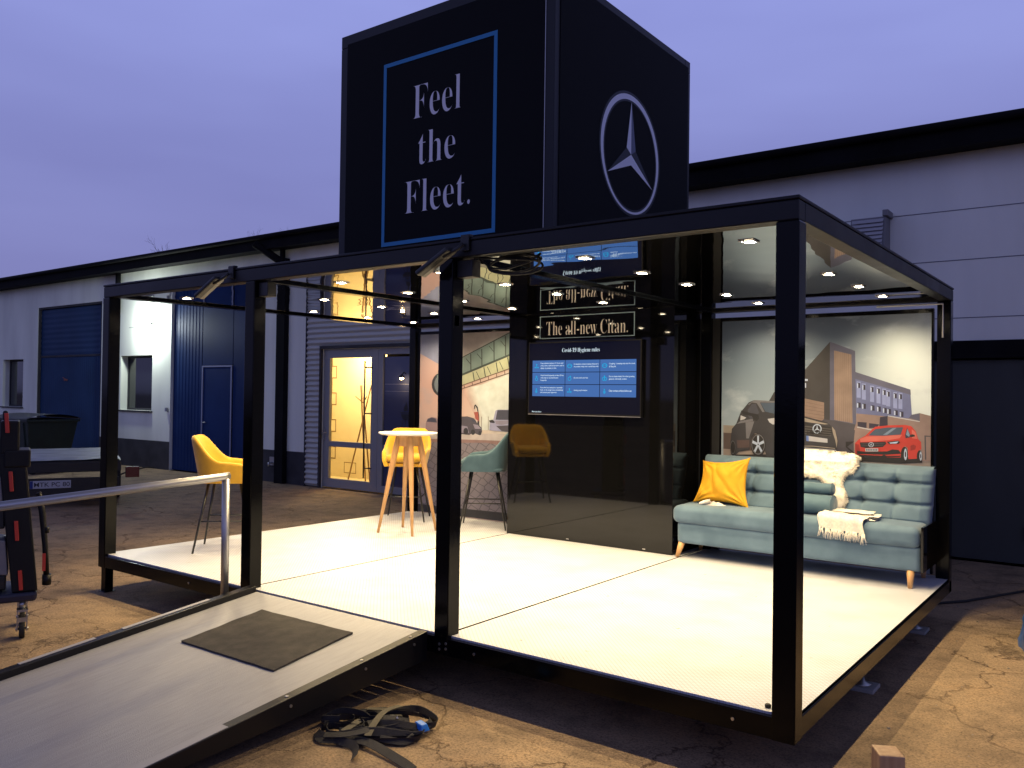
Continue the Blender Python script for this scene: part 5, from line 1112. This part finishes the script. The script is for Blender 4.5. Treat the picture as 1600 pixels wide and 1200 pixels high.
f=MB(); frame_rect(f,dx1+.004,x1-.004,z0+.02,z1+.01,.12,yd,yd+.06); f.box(dx1+.132,x1-.13,yd+.002,yd+.058,.50*S,.62*S); sw=f.build('side_window',M['doorfr'],bd,bevel=.004)
b=MB(); b.box(dx1+.135,x1-.132,yd+.025,yd+.035,z0+.14,.50*S); b.box(dx1+.135,x1-.132,yd+.025,yd+.035,.62*S,z1-.152); b.build('pane',M['blueglass'],sw)
# film lettering band and kettle grill emblem on the pane
b=MB(); yg=yd+.023; gx=-10.47*S; 
def gl_disc(cx,cz,r,a0=0,a1=2*PI,n=20): b.poly([(cx+r*math.cos(a0+(a1-a0)*k/n),yg,cz+r*math.sin(a0+(a1-a0)*k/n)) for k in range(n+(0 if a1-a0>6.2 else 1))])
gz=1.06; gl_disc(gx,gz,.105,PI,2*PI); b.poly([(gx-.12,yg,gz+.012),(gx+.12,yg,gz+.012),(gx+.12,yg,gz+.028),(gx-.12,yg,gz+.028)])
b.poly([(gx-.045,yg,gz+.05),(gx+.045,yg,gz+.05),(gx+.05,yg,gz+.10),(gx+.012,yg,gz+.21),(gx-.01,yg,gz+.14),(gx-.045,yg,gz+.11)])
for s in (-1,0,1): b.poly([(gx+s*.05-.006,yg,gz-.08),(gx+s*.05+.006,yg,gz-.08),(gx+s*.12+.006,yg,gz-.32),(gx+s*.12-.006,yg,gz-.32)])
b.mi=1; b.poly([(dx1+.15,yg,1.56),(x1-.2,yg,1.56),(x1-.2,yg,1.566),(dx1+.15,yg,1.566)]); b.poly([(dx1+.15,yg,1.44),(x1-.2,yg,1.44),(x1-.2,yg,1.444),(dx1+.15,yg,1.444)])
b.build('window_film',[mat('film_black',(.01,.01,.012),.6),mat('film_pale',(.35,.36,.42),.6)],sw)
# lit hallway behind the door
M['hall']=mat('warm_hall_wall',(.75,.62,.38),.8,var=.05,vs=2)
b=MB(); hx0,hx1,hy0,hy1=x0-2.0,dx1+.12,FY+.115,FY+1.5
b.poly([(hx0,hy1,G),(hx1,hy1,G),(hx1,hy1,2.5),(hx0,hy1,2.5)]); b.poly([(hx0,hy0,G),(hx0,hy1,G),(hx0,hy1,2.5),(hx0,hy0,2.5)]); b.poly([(hx1,hy0,G),(hx1,hy1,G),(hx1,hy1,2.5),(hx1,hy0,2.5)]); b.poly([(hx0,hy0,2.5),(hx1,hy0,2.5),(hx1,hy1,2.5),(hx0,hy1,2.5)]); b.poly([(hx0,hy0,G+.01),(hx1,hy0,G+.01),(hx1,hy1,G+.01),(hx0,hy1,G+.01)])
hall=b.build('hall',M['hall'],bd)
b=MB(); yy=hy1-.004
for k in range(4):
    z=.05+k*.55
    for q in (0,): frame_rect(b,hx0+.42,hx0+.69,z,z+.26,.020,yy,yy+.003)
    b.box(hx0+.54,hx0+.560,yy,yy+.003,z+.26,z+.55)
frame_rect(b,hx0+.95,hx0+1.3,-.22,.0,.012,yy,yy+.003)
b.build('wall_pattern',mat('pattern_brown',(.22,.13,.05),.8),hall)
b=MB(); b.lathe([(.0,0),(.13,0),(.15,.05),(.0,.06)],((hx0+hx1)/2,(hy0+hy1)/2,2.43),20); b.build('ceiling_lamp',mat('hall_lamp',(.9,.8,.5),.5,emit=(1,.75,.36),es=14),hall)
lt=bpy.data.lights.new('hall_light','POINT'); lt.energy=150; lt.color=(1,.80,.45); lt.shadow_soft_size=.15; lo=bpy.data.objects.new('hall_light',lt); COL.objects.link(lo); lo.parent=bd; lo.location=Vector(((hx0+hx1)/2,(hy0+hy1)/2,2.25))-bd.location
cr_=thing('coat_stand','slim wooden coat stand of crossed poles inside the lit doorway','coat stand',(-10.55,FY+.8,G+.01))
b=MB(); cx=-10.55
for (xa,ya,xb,yb) in ((-.30,-.1,.12,.08),(.30,-.08,-.10,.05),(-.12,.2,.03,-.10)): b.tube([(cx+xa,FY+.8+ya,G+.012),(cx+xb,FY+.8+yb,1.55)],.014,8)
b.build('pole',mat('stand_wood',(.30,.18,.07),.6),cr_)
b=MB()
for a in (-.16,.14): b.tube([(cx,FY+.8,1.22),(cx+a,FY+.75,1.34)],.010,6)
b.build('hook',mat('stand_wood_dark',(.22,.13,.05),.6),cr_)
# wall lantern behind side window
lw=thing('wall_lamp','small warm lamp glowing behind the dark side window of the glazed door','lamp',(-10.45*S,FY-.03,1.68))
b=MB(); b.tube([(-10.45*S,FY+.018,1.74),(-10.45*S,FY-.03,1.76),(-10.45*S,FY-.08,1.72)],.010,8); b.lathe([(.015,.05),(.05,.02),(.055,.0),(.0,.0)],(-10.45*S,FY-.08,1.67),14); b.build('lamp_shade',M['plinth'],lw)
b=MB(); b.lathe([(.0,-.03),(.03,-.02),(.036,0),(.0,.004)],(-10.45*S,FY-.08,1.665),14); b.build('bulb',mat('bulb_warm',(1,.8,.5),.5,emit=(1,.66,.30),es=30),lw)
lt=bpy.data.lights.new('wall_lamp_light','POINT'); lt.energy=2.2; lt.color=(1,.66,.3); lt.shadow_soft_size=.03; lo=bpy.data.objects.new('wall_lamp_light',lt); COL.objects.link(lo); lo.parent=lw; lo.location=(0,-.06,-.06)
# bright flood lamp on the white wall
fl=thing('wall_floodlight','bright white floodlight on the white wall above the small window','floodlight',(-19.72*S,FY,3.46*S))
fx,fz=-19.72*S,3.46*S
b=MB(); b.box(fx-.02,fx+.02,FY-.10,FY-.001,fz-.02,fz+.02); b.build('bracket',M['plinth'],fl,bevel=.004)
b=MB(); b.hexa([(fx-.10,FY-.17,fz-.05),(fx+.10,FY-.17,fz-.05),(fx+.10,FY-.09,fz-.0),(fx-.10,FY-.09,fz-.0),(fx-.10,FY-.19,fz+.09),(fx+.10,FY-.19,fz+.09),(fx+.10,FY-.10,fz+.13),(fx-.10,FY-.10,fz+.13)]); b=MB(); b.lathe([(.0,-.085),(.05,-.07),(.078,-.02),(.08,.02),(.06,.06),(.0,.07)],(fx,FY-.17,fz),20); fh=b.build('lamp_head',mat('flood_glow',(1,1,1),.4,emit=(.95,1,.93),es=60),fl)

lt=bpy.data.lights.new('floodlight','POINT'); lt.energy=125; lt.color=(.90,1.0,.94); lt.shadow_soft_size=.07; lo=bpy.data.objects.new('floodlight_lamp',lt); COL.objects.link(lo); lo.parent=fl; lo.location=(0,-.33,.0)
# louvre on the wall
lv=thing('air_vent','grey louvred air vent hood on the upper wall right of the pavilion','vent',(-1.58*S,FY,3.85*S))
x0,x1,z0,z1=-1.78*S,-1.33*S,3.70*S,4.16*S
b=MB(); b.hexa([(x0,FY-.30,z0),(x1,FY-.30,z0),(x1,FY-.001,z0),(x0,FY-.001,z0),(x0,FY-.22,z1),(x1,FY-.22,z1),(x1,FY-.001,z1),(x0,FY-.001,z1)]); b.box(x1-.03,x1+.03,FY-.25,FY-.01,z1,z1+.07); b.build('housing',mat('vent_grey',(.20,.20,.22),.6),lv,bevel=.006)
b=MB()
for k in range(7): z=z0+.03+k*(z1-z0-.05)/7; y_=FY-.30+.08*(z-z0)/(z1-z0); b.hexa([(x0+.02,y_-.03,z),(x1-.02,y_-.03,z),(x1-.02,y_-.002,z+.035),(x0+.02,y_-.002,z+.035),(x0+.02,y_-.03,z+.008),(x1-.02,y_-.03,z+.008),(x1-.02,y_-.002,z+.043),(x0+.02,y_-.002,z+.043)])
b.build('louvre',mat('vent_pale',(.42,.42,.45),.5),lv)
# small box by gate
b=MB(); b.box(-18.93*S-.07,-18.93*S-.01,FY-.05,FY-.001,.95,1.03); b.build('switch_box',M['galv'],bd)
b=MB(); b.tube([(-14.6*S,FY-.02,.05),(-14.6*S,FY-.10,.05),(-14.6*S,FY-.10,-.02)],.02,8); b.box(-14.68*S,-14.52*S,FY-.03,FY-.001,.0,.16); b.build('water_tap',M['galv'],bd)

# ---------------- bins ----------------
M['bin']=mat('dark_green_bin',(.010,.022,.018),.5,var=.2,vs=4); M['binlid']=mat('dark_bin_lid',(.030,.034,.034),.55)
def wastebin(x0,x1,y0,h,lab):
    z1=G+h; t=thing('waste_container',lab,'waste container',((x0+x1)/2,y0+.5,G),group='waste containers by the blue gate')
    b=MB(); b.hexa([(x0+.12,y0+.10,G+.14),(x1-.12,y0+.10,G+.14),(x1-.12,y0+.85,G+.14),(x0+.12,y0+.85,G+.14),(x0,y0,z1-.10),(x1,y0,z1-.10),(x1,y0+1,z1-.10),(x0,y0+1,z1-.10)])
    for k in range(4): xx=x0+.2+(x1-x0-.4)*k/3; b.hexa([(xx-.03,y0+.06,G+.2),(xx+.03,y0+.06,G+.2),(xx+.03,y0+.12,G+.2),(xx-.03,y0+.12,G+.2),(xx-.03,y0-.02,z1-.16),(xx+.03,y0-.02,z1-.16),(xx+.03,y0+.03,z1-.16),(xx-.03,y0+.03,z1-.16)])
    b.box(x0-.03,x1+.03,y0-.03,y0+1.03,z1-.14,z1-.09); b.build('body',M['bin'],t,bevel=.012)
    def lid(u,v): return (x0-.04+(x1-x0+.08)*u,y0-.05+1.1*v,z1-.085+.10*math.sin(PI*v)**.6)
    b=MB(); b.grid(lid,10,12); b.build('lid',M['binlid'],t)
    for sx in (x0+.2,x1-.2):
        for sy in (y0+.2,y0+.78): b=MB(); b.tube([(sx-.03,sy,G+.085),(sx+.03,sy,G+.085)],.085,16); b.box(sx-.04,sx+.04,sy-.03,sy+.03,G+.12,G+.15); b.build('wheel',M['rubber'],t)
    return t
wastebin(-19.75,-18.15,4.0,1.06,'left dark green waste container with flat lid by the blue gate')
w2=wastebin(-17.95,-16.5,4.0,1.20,'right taller dark green waste container with a pale label')
b=MB(); b.box(-18.45,-18.2,3.93,3.945,.22,.60); o=b.build('notice_sheet',mat('grey_notice',(.16,.17,.20),.6)); o.parent=bpy.data.objects.get('waste_container')
o.location=-Vector(o.parent.location)

# ---------------- trailer ----------------
tr=thing('flatbed_trailer','low black flatbed trailer with white number plate seen behind the ramp rail','trailer',(-11.30,2.26,G),R(64.5))
def L_(b,n,m,**k): return b.build(n,m,tr,local=True,**k)
b=MB(); b.box(-.74,.74,.02,2.9,.60,.68); b.box(-.74,.74,0,.06,.52,.66); L_(b,'bed_frame',M['black'],bevel=.006)
b=MB()
b.grid(lambda u,v:(-.73+1.46*u,.0+2.8*v,.690+.03*abs(noise.noise(Vector((u*3,v*4,2))))+.012*u),24,30); L_(b,'bed_cover',mat('grey_tarp',(.30,.31,.34),.5,var=.25,vs=3))
b=MB(); b.box(-.70,.72,-.03,.03,.20,.44); L_(b,'rear_bumper',M['black'],bevel=.006)
b=MB(); b.box(-.44,.08,-.041,-.032,.300,.412); pl=L_(b,'number_plate',mat('plate_white',(.45,.46,.50),.4),bevel=.004)
b=MB(); b.mi=0; b.poly([(-.438,-.0425,.303),(-.40,-.0425,.303),(-.40,-.0425,.409),(-.438,-.0425,.409)]); b.mi=1; add_text(b,'MTK PC 80',-.385,.065,.325,.388,-.0430,.006); b.build('plate_text',[mat('plate_blue',(.01,.03,.2),.4),mat('plate_ink',(.02,.02,.03),.5)],pl,local=True)
b=MB(); add_text(b,'GDRN',.20,.38,.39,.42,-.032,.0); 
for sx in (-.62,):
    b2=MB(); b2.box(sx-.04,sx+.0,-.045,-.03,.33,.43); L_(b2,'marker',mat('marker_white',(.7,.7,.65),.4))
b=MB(); b.box(.80,.99,.0,.06,.42,.58); L_(b,'tail_lamp',mat('tail_red',(.10,.005,.008),.25,spec=.7),bevel=.008)
b=MB(); b.tube([(.99,.03,.54),(1.08,.04,.56),(1.2,.05,.55)],.010,6); b.tube([(.7,.03,.45),(.82,.03,.5)],.012,6); L_(b,'lamp_cable',M['rubber'])
for sx in (-.78,.62):
    b=MB(); b.tube([(sx,1.2,.27),(sx+.17,1.2,.27)],.27,28); w=L_(b,'wheel',M['rubber'],bevel=.02); c=MB(); c.tube([(sx-.004,1.2,.27),(sx+.005,1.2,.27)],.15,20); c.build('rim',M['galv'],w,local=True)
b=MB(); b.tube([(.15,.03,.20),(.25,.1,.12),(.35,.6,.15)],.015,6); b.box(.0,.55,.2,.7,.12,.24); L_(b,'drawbar',M['black'])

# ---------------- equipment trolley at left edge ----------------
ct=thing('equipment_trolley','tall black trolley with orange red reflectors and a caster at the left edge','trolley',(-4.98,-1.03,G),R(66.5))
def C_(b,n,m,**k):
    if n!='caster': b.v=[(x*.64,y,z) for x,y,z in b.v]
    return b.build(n,m,ct,local=True,**k)
b=MB(); b.hexa([(-.60,-.03,.255),(.13,-.03,.255),(.13,.45,.255),(-.60,.45,.255),(-.60,-.05,.32),(.14,-.05,.32),(.14,.46,.32),(-.60,.46,.32)]); C_(b,'base_plate',mat('navy_base',(.012,.018,.055),.5),bevel=.02)
b=MB(); b.hexa([(-.10,-.02,.32),(.14,-.02,.32),(.14,.30,.32),(-.10,.30,.32),(-.26,0,1.28),(.00,0,1.28),(.0,.30,1.28),(-.26,.30,1.28)]); b.box(-.24,-.06,.0,.28,1.27,1.50); b.box(-.22,-.17,.02,.06,1.5,1.57)
b.box(-.20,.05,-.015,.30,1.18,1.30); C_(b,'mast',mat_cache('mastm',lambda:mat('mast_black',(.004,.004,.005),.5,spec=.3)),bevel=.012)
for zz,xx in ((1.42,-.185),(1.02,-.135),(.68,-.075),(.34,-.03)):
    b=MB(); b.hexa([(xx-.02+.015,-.035,zz),(xx+.018+.015,-.035,zz),(xx+.018+.015,-.022,zz),(xx-.02+.015,-.022,zz),(xx-.02,-.035,zz+.135),(xx+.018,-.035,zz+.135),(xx+.018,-.012,zz+.135),(xx-.02,-.012,zz+.135)]); C_(b,'reflector',mat_cache('refl',lambda:mat('orange_red_reflector',(.48,.04,.025),.45)),bevel=.003)
b=MB(); b.tube([(.13,.02,1.0),(.17,.01,.86),(.205,.0,.62),(.225,0,.37)],[.028,.034,.030,.030],10); b.lathe([(.045,0),(.045,.07)],(.225,0,.36),12); b.lathe([(.028,0),(.028,.04)],(.215,0,.72),10); C_(b,'side_strut',mat_cache('mastm',None))
b=MB(); b.box(.178,.210,-.036,-.024,.46,.58); C_(b,'reflector',mat_cache('refl',None))
for gc in (0,1):
  b=MB()
  if gc: b.hexa([(-.60,.0,.95),(-.20,.0,.95),(-.20,.3,.95),(-.60,.3,.95),(-.62,.0,1.12),(-.22,.0,1.12),(-.22,.3,1.12),(-.62,.3,1.12)])
  else: b.hexa([(-.60,.0,.48),(-.14,.0,.44),(-.14,.3,.44),(-.60,.3,.48),(-.60,.0,.74),(-.17,.0,.68),(-.17,.3,.68),(-.60,.3,.74)])
  C_(b,'grey_case',mat_cache('gc',lambda:mat('grey_case',(.16,.16,.19),.5)),bevel=.01)
for q in ((-.60,-.16,.02,.3,.34,.44),(-.60,-.18,.02,.3,.76,.93),(-.62,-.25,.02,.3,1.13,1.4)): b=MB(); b.box(*q); C_(b,'dark_case',M['black'],bevel=.01)
for cxx,cyy in ((.0,.03),(-.34,.03),(.0,.40),(-.34,.40)):
    b=MB(); b.tube([(cxx-.018,cyy,.062),(cxx+.018,cyy,.062)],.062,24); w=C_(b,'caster',M['rubber'],bevel=.006)
    c=MB(); c.box(cxx-.033,cxx-.024,cyy-.03,cyy+.03,.05,.19); c.box(cxx+.024,cxx+.033,cyy-.03,cyy+.03,.05,.19); c.box(cxx-.034,cxx+.034,cyy-.04,cyy+.04,.185,.20); c.tube([(cxx-.04,cyy,.062),(cxx+.04,cyy,.062)],.010,8); c.tube([(cxx,cyy,.2),(cxx,cyy,.256)],.022,10); c.box(cxx-.030,cxx+.028,cyy-.06,cyy-.05,.12,.15); c.build('caster_fork',M['galv'],w,local=True)

# ---------------- ratchet straps pile ----------------
sp=thing('ratchet_straps','tangled pile of black ratchet straps with a blue clip on the asphalt','strap',(-1.9,-.68,G))
random.seed(11)
def ribbon(b,pts,w,th=.003,edge=False):
    """flat webbing following pts; edge=True stands on its edge"""
    P=[Vector(p) for p in pts]
    # catmull
    Q=[]
    for i in range(len(P)-1):
        p0,p1,p2,p3=P[max(i-1,0)],P[i],P[i+1],P[min(i+2,len(P)-1)]
        for k in range(7):
            t=k/7; Q.append(.5*((2*p1)+(p2-p0)*t+(2*p0-5*p1+4*p2-p3)*t*t+(3*p1-p0-3*p2+p3)*t**3))
    Q.append(P[-1]); n=len(Q); base=len(b.v)
    for i,q in enumerate(Q):
        t=(Q[min(i+1,n-1)]-Q[max(i-1,0)]).normalized(); sd=Vector((-t.y,t.x,0)); 
        if sd.length<1e-4: sd=Vector((1,0,0))
        sd.normalize(); up=Vector((0,0,1)); a=edge if not isinstance(edge,bool) else (1.0 if edge else 0.0)
        wv=(sd*(1-a)+up*a).normalized()*w/2; nv=(up*(1-a)+sd*a).normalized()*th/2
        for s1,s2 in ((-1,-1),(1,-1),(1,1),(-1,1)): b.v.append(tuple(q+wv*s1+nv*s2))
    for i in range(n-1):
        for k in range(4): k2=(k+1)%4; b.face((base+i*4+k,base+i*4+k2,base+(i+1)*4+k2,base+(i+1)*4+k))
webm=mat('black_webbing',(.022,.021,.024),.75,bump=.5,bs=700,var=.3,vs=8); webg=mat('worn_webbing',(.085,.075,.055),.8,bump=.4,bs=600)
ax=Vector((.80,.60,0)); ay=Vector((-.60,.80,0)); c0=Vector((-1.90,-.66,G))
def pt(u,v,z): return c0+ax*u*.80+ay*v*.84+Vector((0,0,z))
b=MB()
ribbon(b,[pt(-.34,-.06,.02),(pt(-.30,-.16,.02)),pt(-.05,-.20,.03),pt(.20,-.42,.02),pt(.30,-.55,.02)],.045,edge=.3)
ribbon(b,[pt(-.36,-.02,.02),pt(-.33,-.12,.03),pt(-.10,-.24,.02),pt(-.06,-.40,.02)],.04,edge=.5)
for k in range(4): ribbon(b,[pt(-.22,-.04-.035*k,.02+.012*(k%2)),pt(0,-.03-.035*k,.03+.008*k),pt(.24,.0-.035*k,.025),pt(.30,-.02-.03*k,.03),pt(.24,-.05-.035*k,.02),pt(-.1,-.07-.035*k,.02)],.04,edge=.35+.1*k)
ribbon(b,[pt(-.26,.06,.025),pt(-.34,.10,.03),pt(-.30,.18,.03),pt(-.20,.17,.03),pt(-.16,.08,.03),pt(-.26,.02,.03),pt(-.34,-.02,.03)],.035,edge=.8)
ribbon(b,[pt(-.22,.0,.03),pt(-.30,-.02,.04),pt(-.28,-.10,.03),pt(-.18,-.11,.03),pt(-.1,-.02,.04),pt(-.2,.04,.03)],.035,edge=.85)
ribbon(b,[pt(-.14,.24,.03),pt(.0,.28,.03),pt(.10,.20,.04),pt(.02,.12,.03),pt(-.10,.10,.03)],.04,edge=.3)
ribbon(b,[pt(.02,.10,.04),pt(.10,.26,.03),pt(.22,.30,.03),pt(.32,.18,.04),pt(.38,.06,.04),pt(.34,.0,.04),pt(.22,.02,.03)],.04,edge=.75)
ribbon(b,[pt(-.08,.16,.03),pt(-.13,.10,.03),pt(-.08,.03,.03),pt(.0,.06,.03),pt(.0,.15,.03),pt(-.06,.18,.03)],.035,edge=.8)
ribbon(b,[pt(-.05,.0,.05),pt(.1,.06,.05),pt(.2,.08,.04)],.04,edge=.2); ribbon(b,[pt(.05,-.16,.03),pt(.2,-.18,.02),pt(.26,-.12,.03)],.035,edge=.4)
for k in range(9):
    a0=random.uniform(0,6.28); cxx=random.uniform(-.24,.24); cyy=random.uniform(-.10,.14); rr=random.uniform(.07,.13)
    ribbon(b,[pt(cxx+rr*1.7*math.cos(a0+q*.9),cyy+rr*.75*math.sin(a0+q*.9),.022+.012*(q%3)+.004*k) for q in range(6)],.032,edge=random.choice([.3,.6,.85]))
b.build('webbing',webm,sp)
b=MB(); ribbon(b,[pt(.12,.26,.06),pt(.04,.12,.075),pt(-.0,-.06,.07),pt(-.02,-.19,.05)],.035); ribbon(b,[pt(-.10,.02,.06),pt(-.18,-.12,.05)],.04); ribbon(b,[pt(-.1,.27,.04),pt(.08,.21,.05),pt(.14,.10,.04)],.035); b.build('loose_end',webg,sp)
b=MB(); 
q=pt(.29,-.03,.05); b.hexa([q+Vector(v) for v in ((-.045,-.02,-.02),(.03,-.03,-.02),(.045,.02,-.02),(-.03,.03,-.02),(-.03,-.015,.02),(.02,-.02,.012),(.03,.012,.015),(-.02,.02,.022))]); b.build('blue_clip',mat('blue_plastic',(.015,.16,.60),.4),sp,bevel=.005)
b=MB(); q=pt(.10,.08,.055); b.hexa([q+Vector(v) for v in ((-.03,-.01,-.01),(.02,-.02,-.01),(.03,.01,-.01),(-.01,.02,-.01),(-.02,-.01,.012),(.01,-.01,.01),(.02,.01,.012),(-.01,.01,.01))]); b.build('buckle',M['alu'],sp,bevel=.003)

# ---------------- timber block, blue bag, ground cable, rubble ----------------
tb=MB(); a=.050; bx0,by0=.395,-.055
ca,sa=math.cos(R(33)),math.sin(R(33))
def tp(x,y,z): return (bx0+x*ca-y*sa,by0+x*sa+y*ca,z)
tb.hexa([tp(-a,-a,G),tp(a,-a,G),tp(a,a,G),tp(-a,a,G),tp(-a,-a,-.012),tp(a,-a,-.016),tp(a,a,-.010),tp(-a,a,-.006)])
o=tb.build('timber_block',M['timber'],bevel=.006); tag(o,'squared timber post end standing on the asphalt at the bottom right','timber block')
cb=thing('blue_bag','crumpled blue plastic bag lying at the right edge of the yard','bag',(.72,3.3,G))
b=MB(); 
def bg(u,v):
    th=2*PI*u; ph=(v)*PI/2; x=.60+.115*math.cos(th)*math.cos(ph)**.5+.03; y=3.42+.42*math.sin(th)*math.cos(ph)**.5; z=G+.26*math.sin(ph)**.7
    n=noise.noise(Vector((x*9,y*9,z*9)))*.03; return (x+n,y+n,z+n*(1 if v>.05 else 0))
b.grid(bg,44,20,closeu=True); b.build('bag',mat('blue_film',(.01,.10,.38),.3,col2=(.02,.03,.10),vs=4),cb)
b=MB(); b.tube([(-.25,4.1,G+.012),(.0,4.45,G+.012),(.25,5.0,G+.012),(.45,5.45,G+.012),(.9,5.75,G+.012),(2.2,5.9,G+.012)],.011,8); o=b.build('ground_cable',M['rubber']); tag(o,'black cable snaking over the asphalt behind the right rear post','cable')
random.seed(21); b=MB()
for k in range(420):
    x=random.uniform(-7.5,1.6); y=random.uniform(-2.8,6.2)
    if -6<x<.05 and y>-.05 and y<3.8: continue
    if -3.9<x<-2.1 and y<0: continue
    r=random.choice([.004,.005,.006,.009]); 
    pts=[(x+r*math.cos(t)*random.uniform(.7,1.2),y+r*math.sin(t)*random.uniform(.7,1.2)) for t in [2*PI*i/5 for i in range(5)]]
    z1=G+r*random.uniform(.5,.9); bb=len(b.v); b.v+=[(p[0],p[1],G+.0005) for p in pts]+[(x+(p[0]-x)*.6,y+(p[1]-y)*.6,z1) for p in pts]
    b.face([bb+5+i for i in range(5)])
    for i in range(5): j=(i+1)%5; b.face((bb+i,bb+j,bb+5+j,bb+5+i))
o=b.build('grit',mat('grit_stones',(.25,.22,.18),.9,var=.5,vs=20)); tag(o,'loose grit and small stones scattered over the asphalt','grit',kind='stuff')

# ---------------- bare trees beyond the roof ----------------
def tree(x,y,h,seed,lab):
    random.seed(seed); t=thing('bare_tree',lab,'tree',(x,y,G),group='bare trees beyond the workshop roof')
    b=MB(); b.tube([(x,y,G),(x+.1,y,h*.55),(x+.05,y,h*.8)],[.2,.13,.06],8); tk=b.build('trunk',mat_cache('bark',lambda:mat('bark',(.05,.04,.04),.9)),t)
    c=MB()
    def br(p,d,l,r,k):
        q=p+d*l; c.tube([p,(p+q)/2+Vector((random.gauss(0,.03),random.gauss(0,.03),0))*l,q],[r,r*.8,r*.55],4,cap=False)
        if k>0:
            for _ in range(4 if k>1 else 3):
                dd=(d+Vector((random.gauss(0,.5),random.gauss(0,.5),random.gauss(.15,.3)))).normalized(); br(p+d*l*random.uniform(.4,1),dd,l*random.uniform(.5,.75),r*.5,k-1)
    for k in range(7): br(Vector((x+.08,y,h*random.uniform(.5,.78))),Vector((random.gauss(0,.6),random.gauss(0,.6),1)).normalized(),h*.17,.05,4)
    c.build('crown',mat_cache('bark',None),t)
tree(-54.3,29.6,11.1,2,'smaller bare tree top showing above the roof on the left'); tree(-47.7,34.5,12.2,5,'taller bare tree top beside the sign tower')
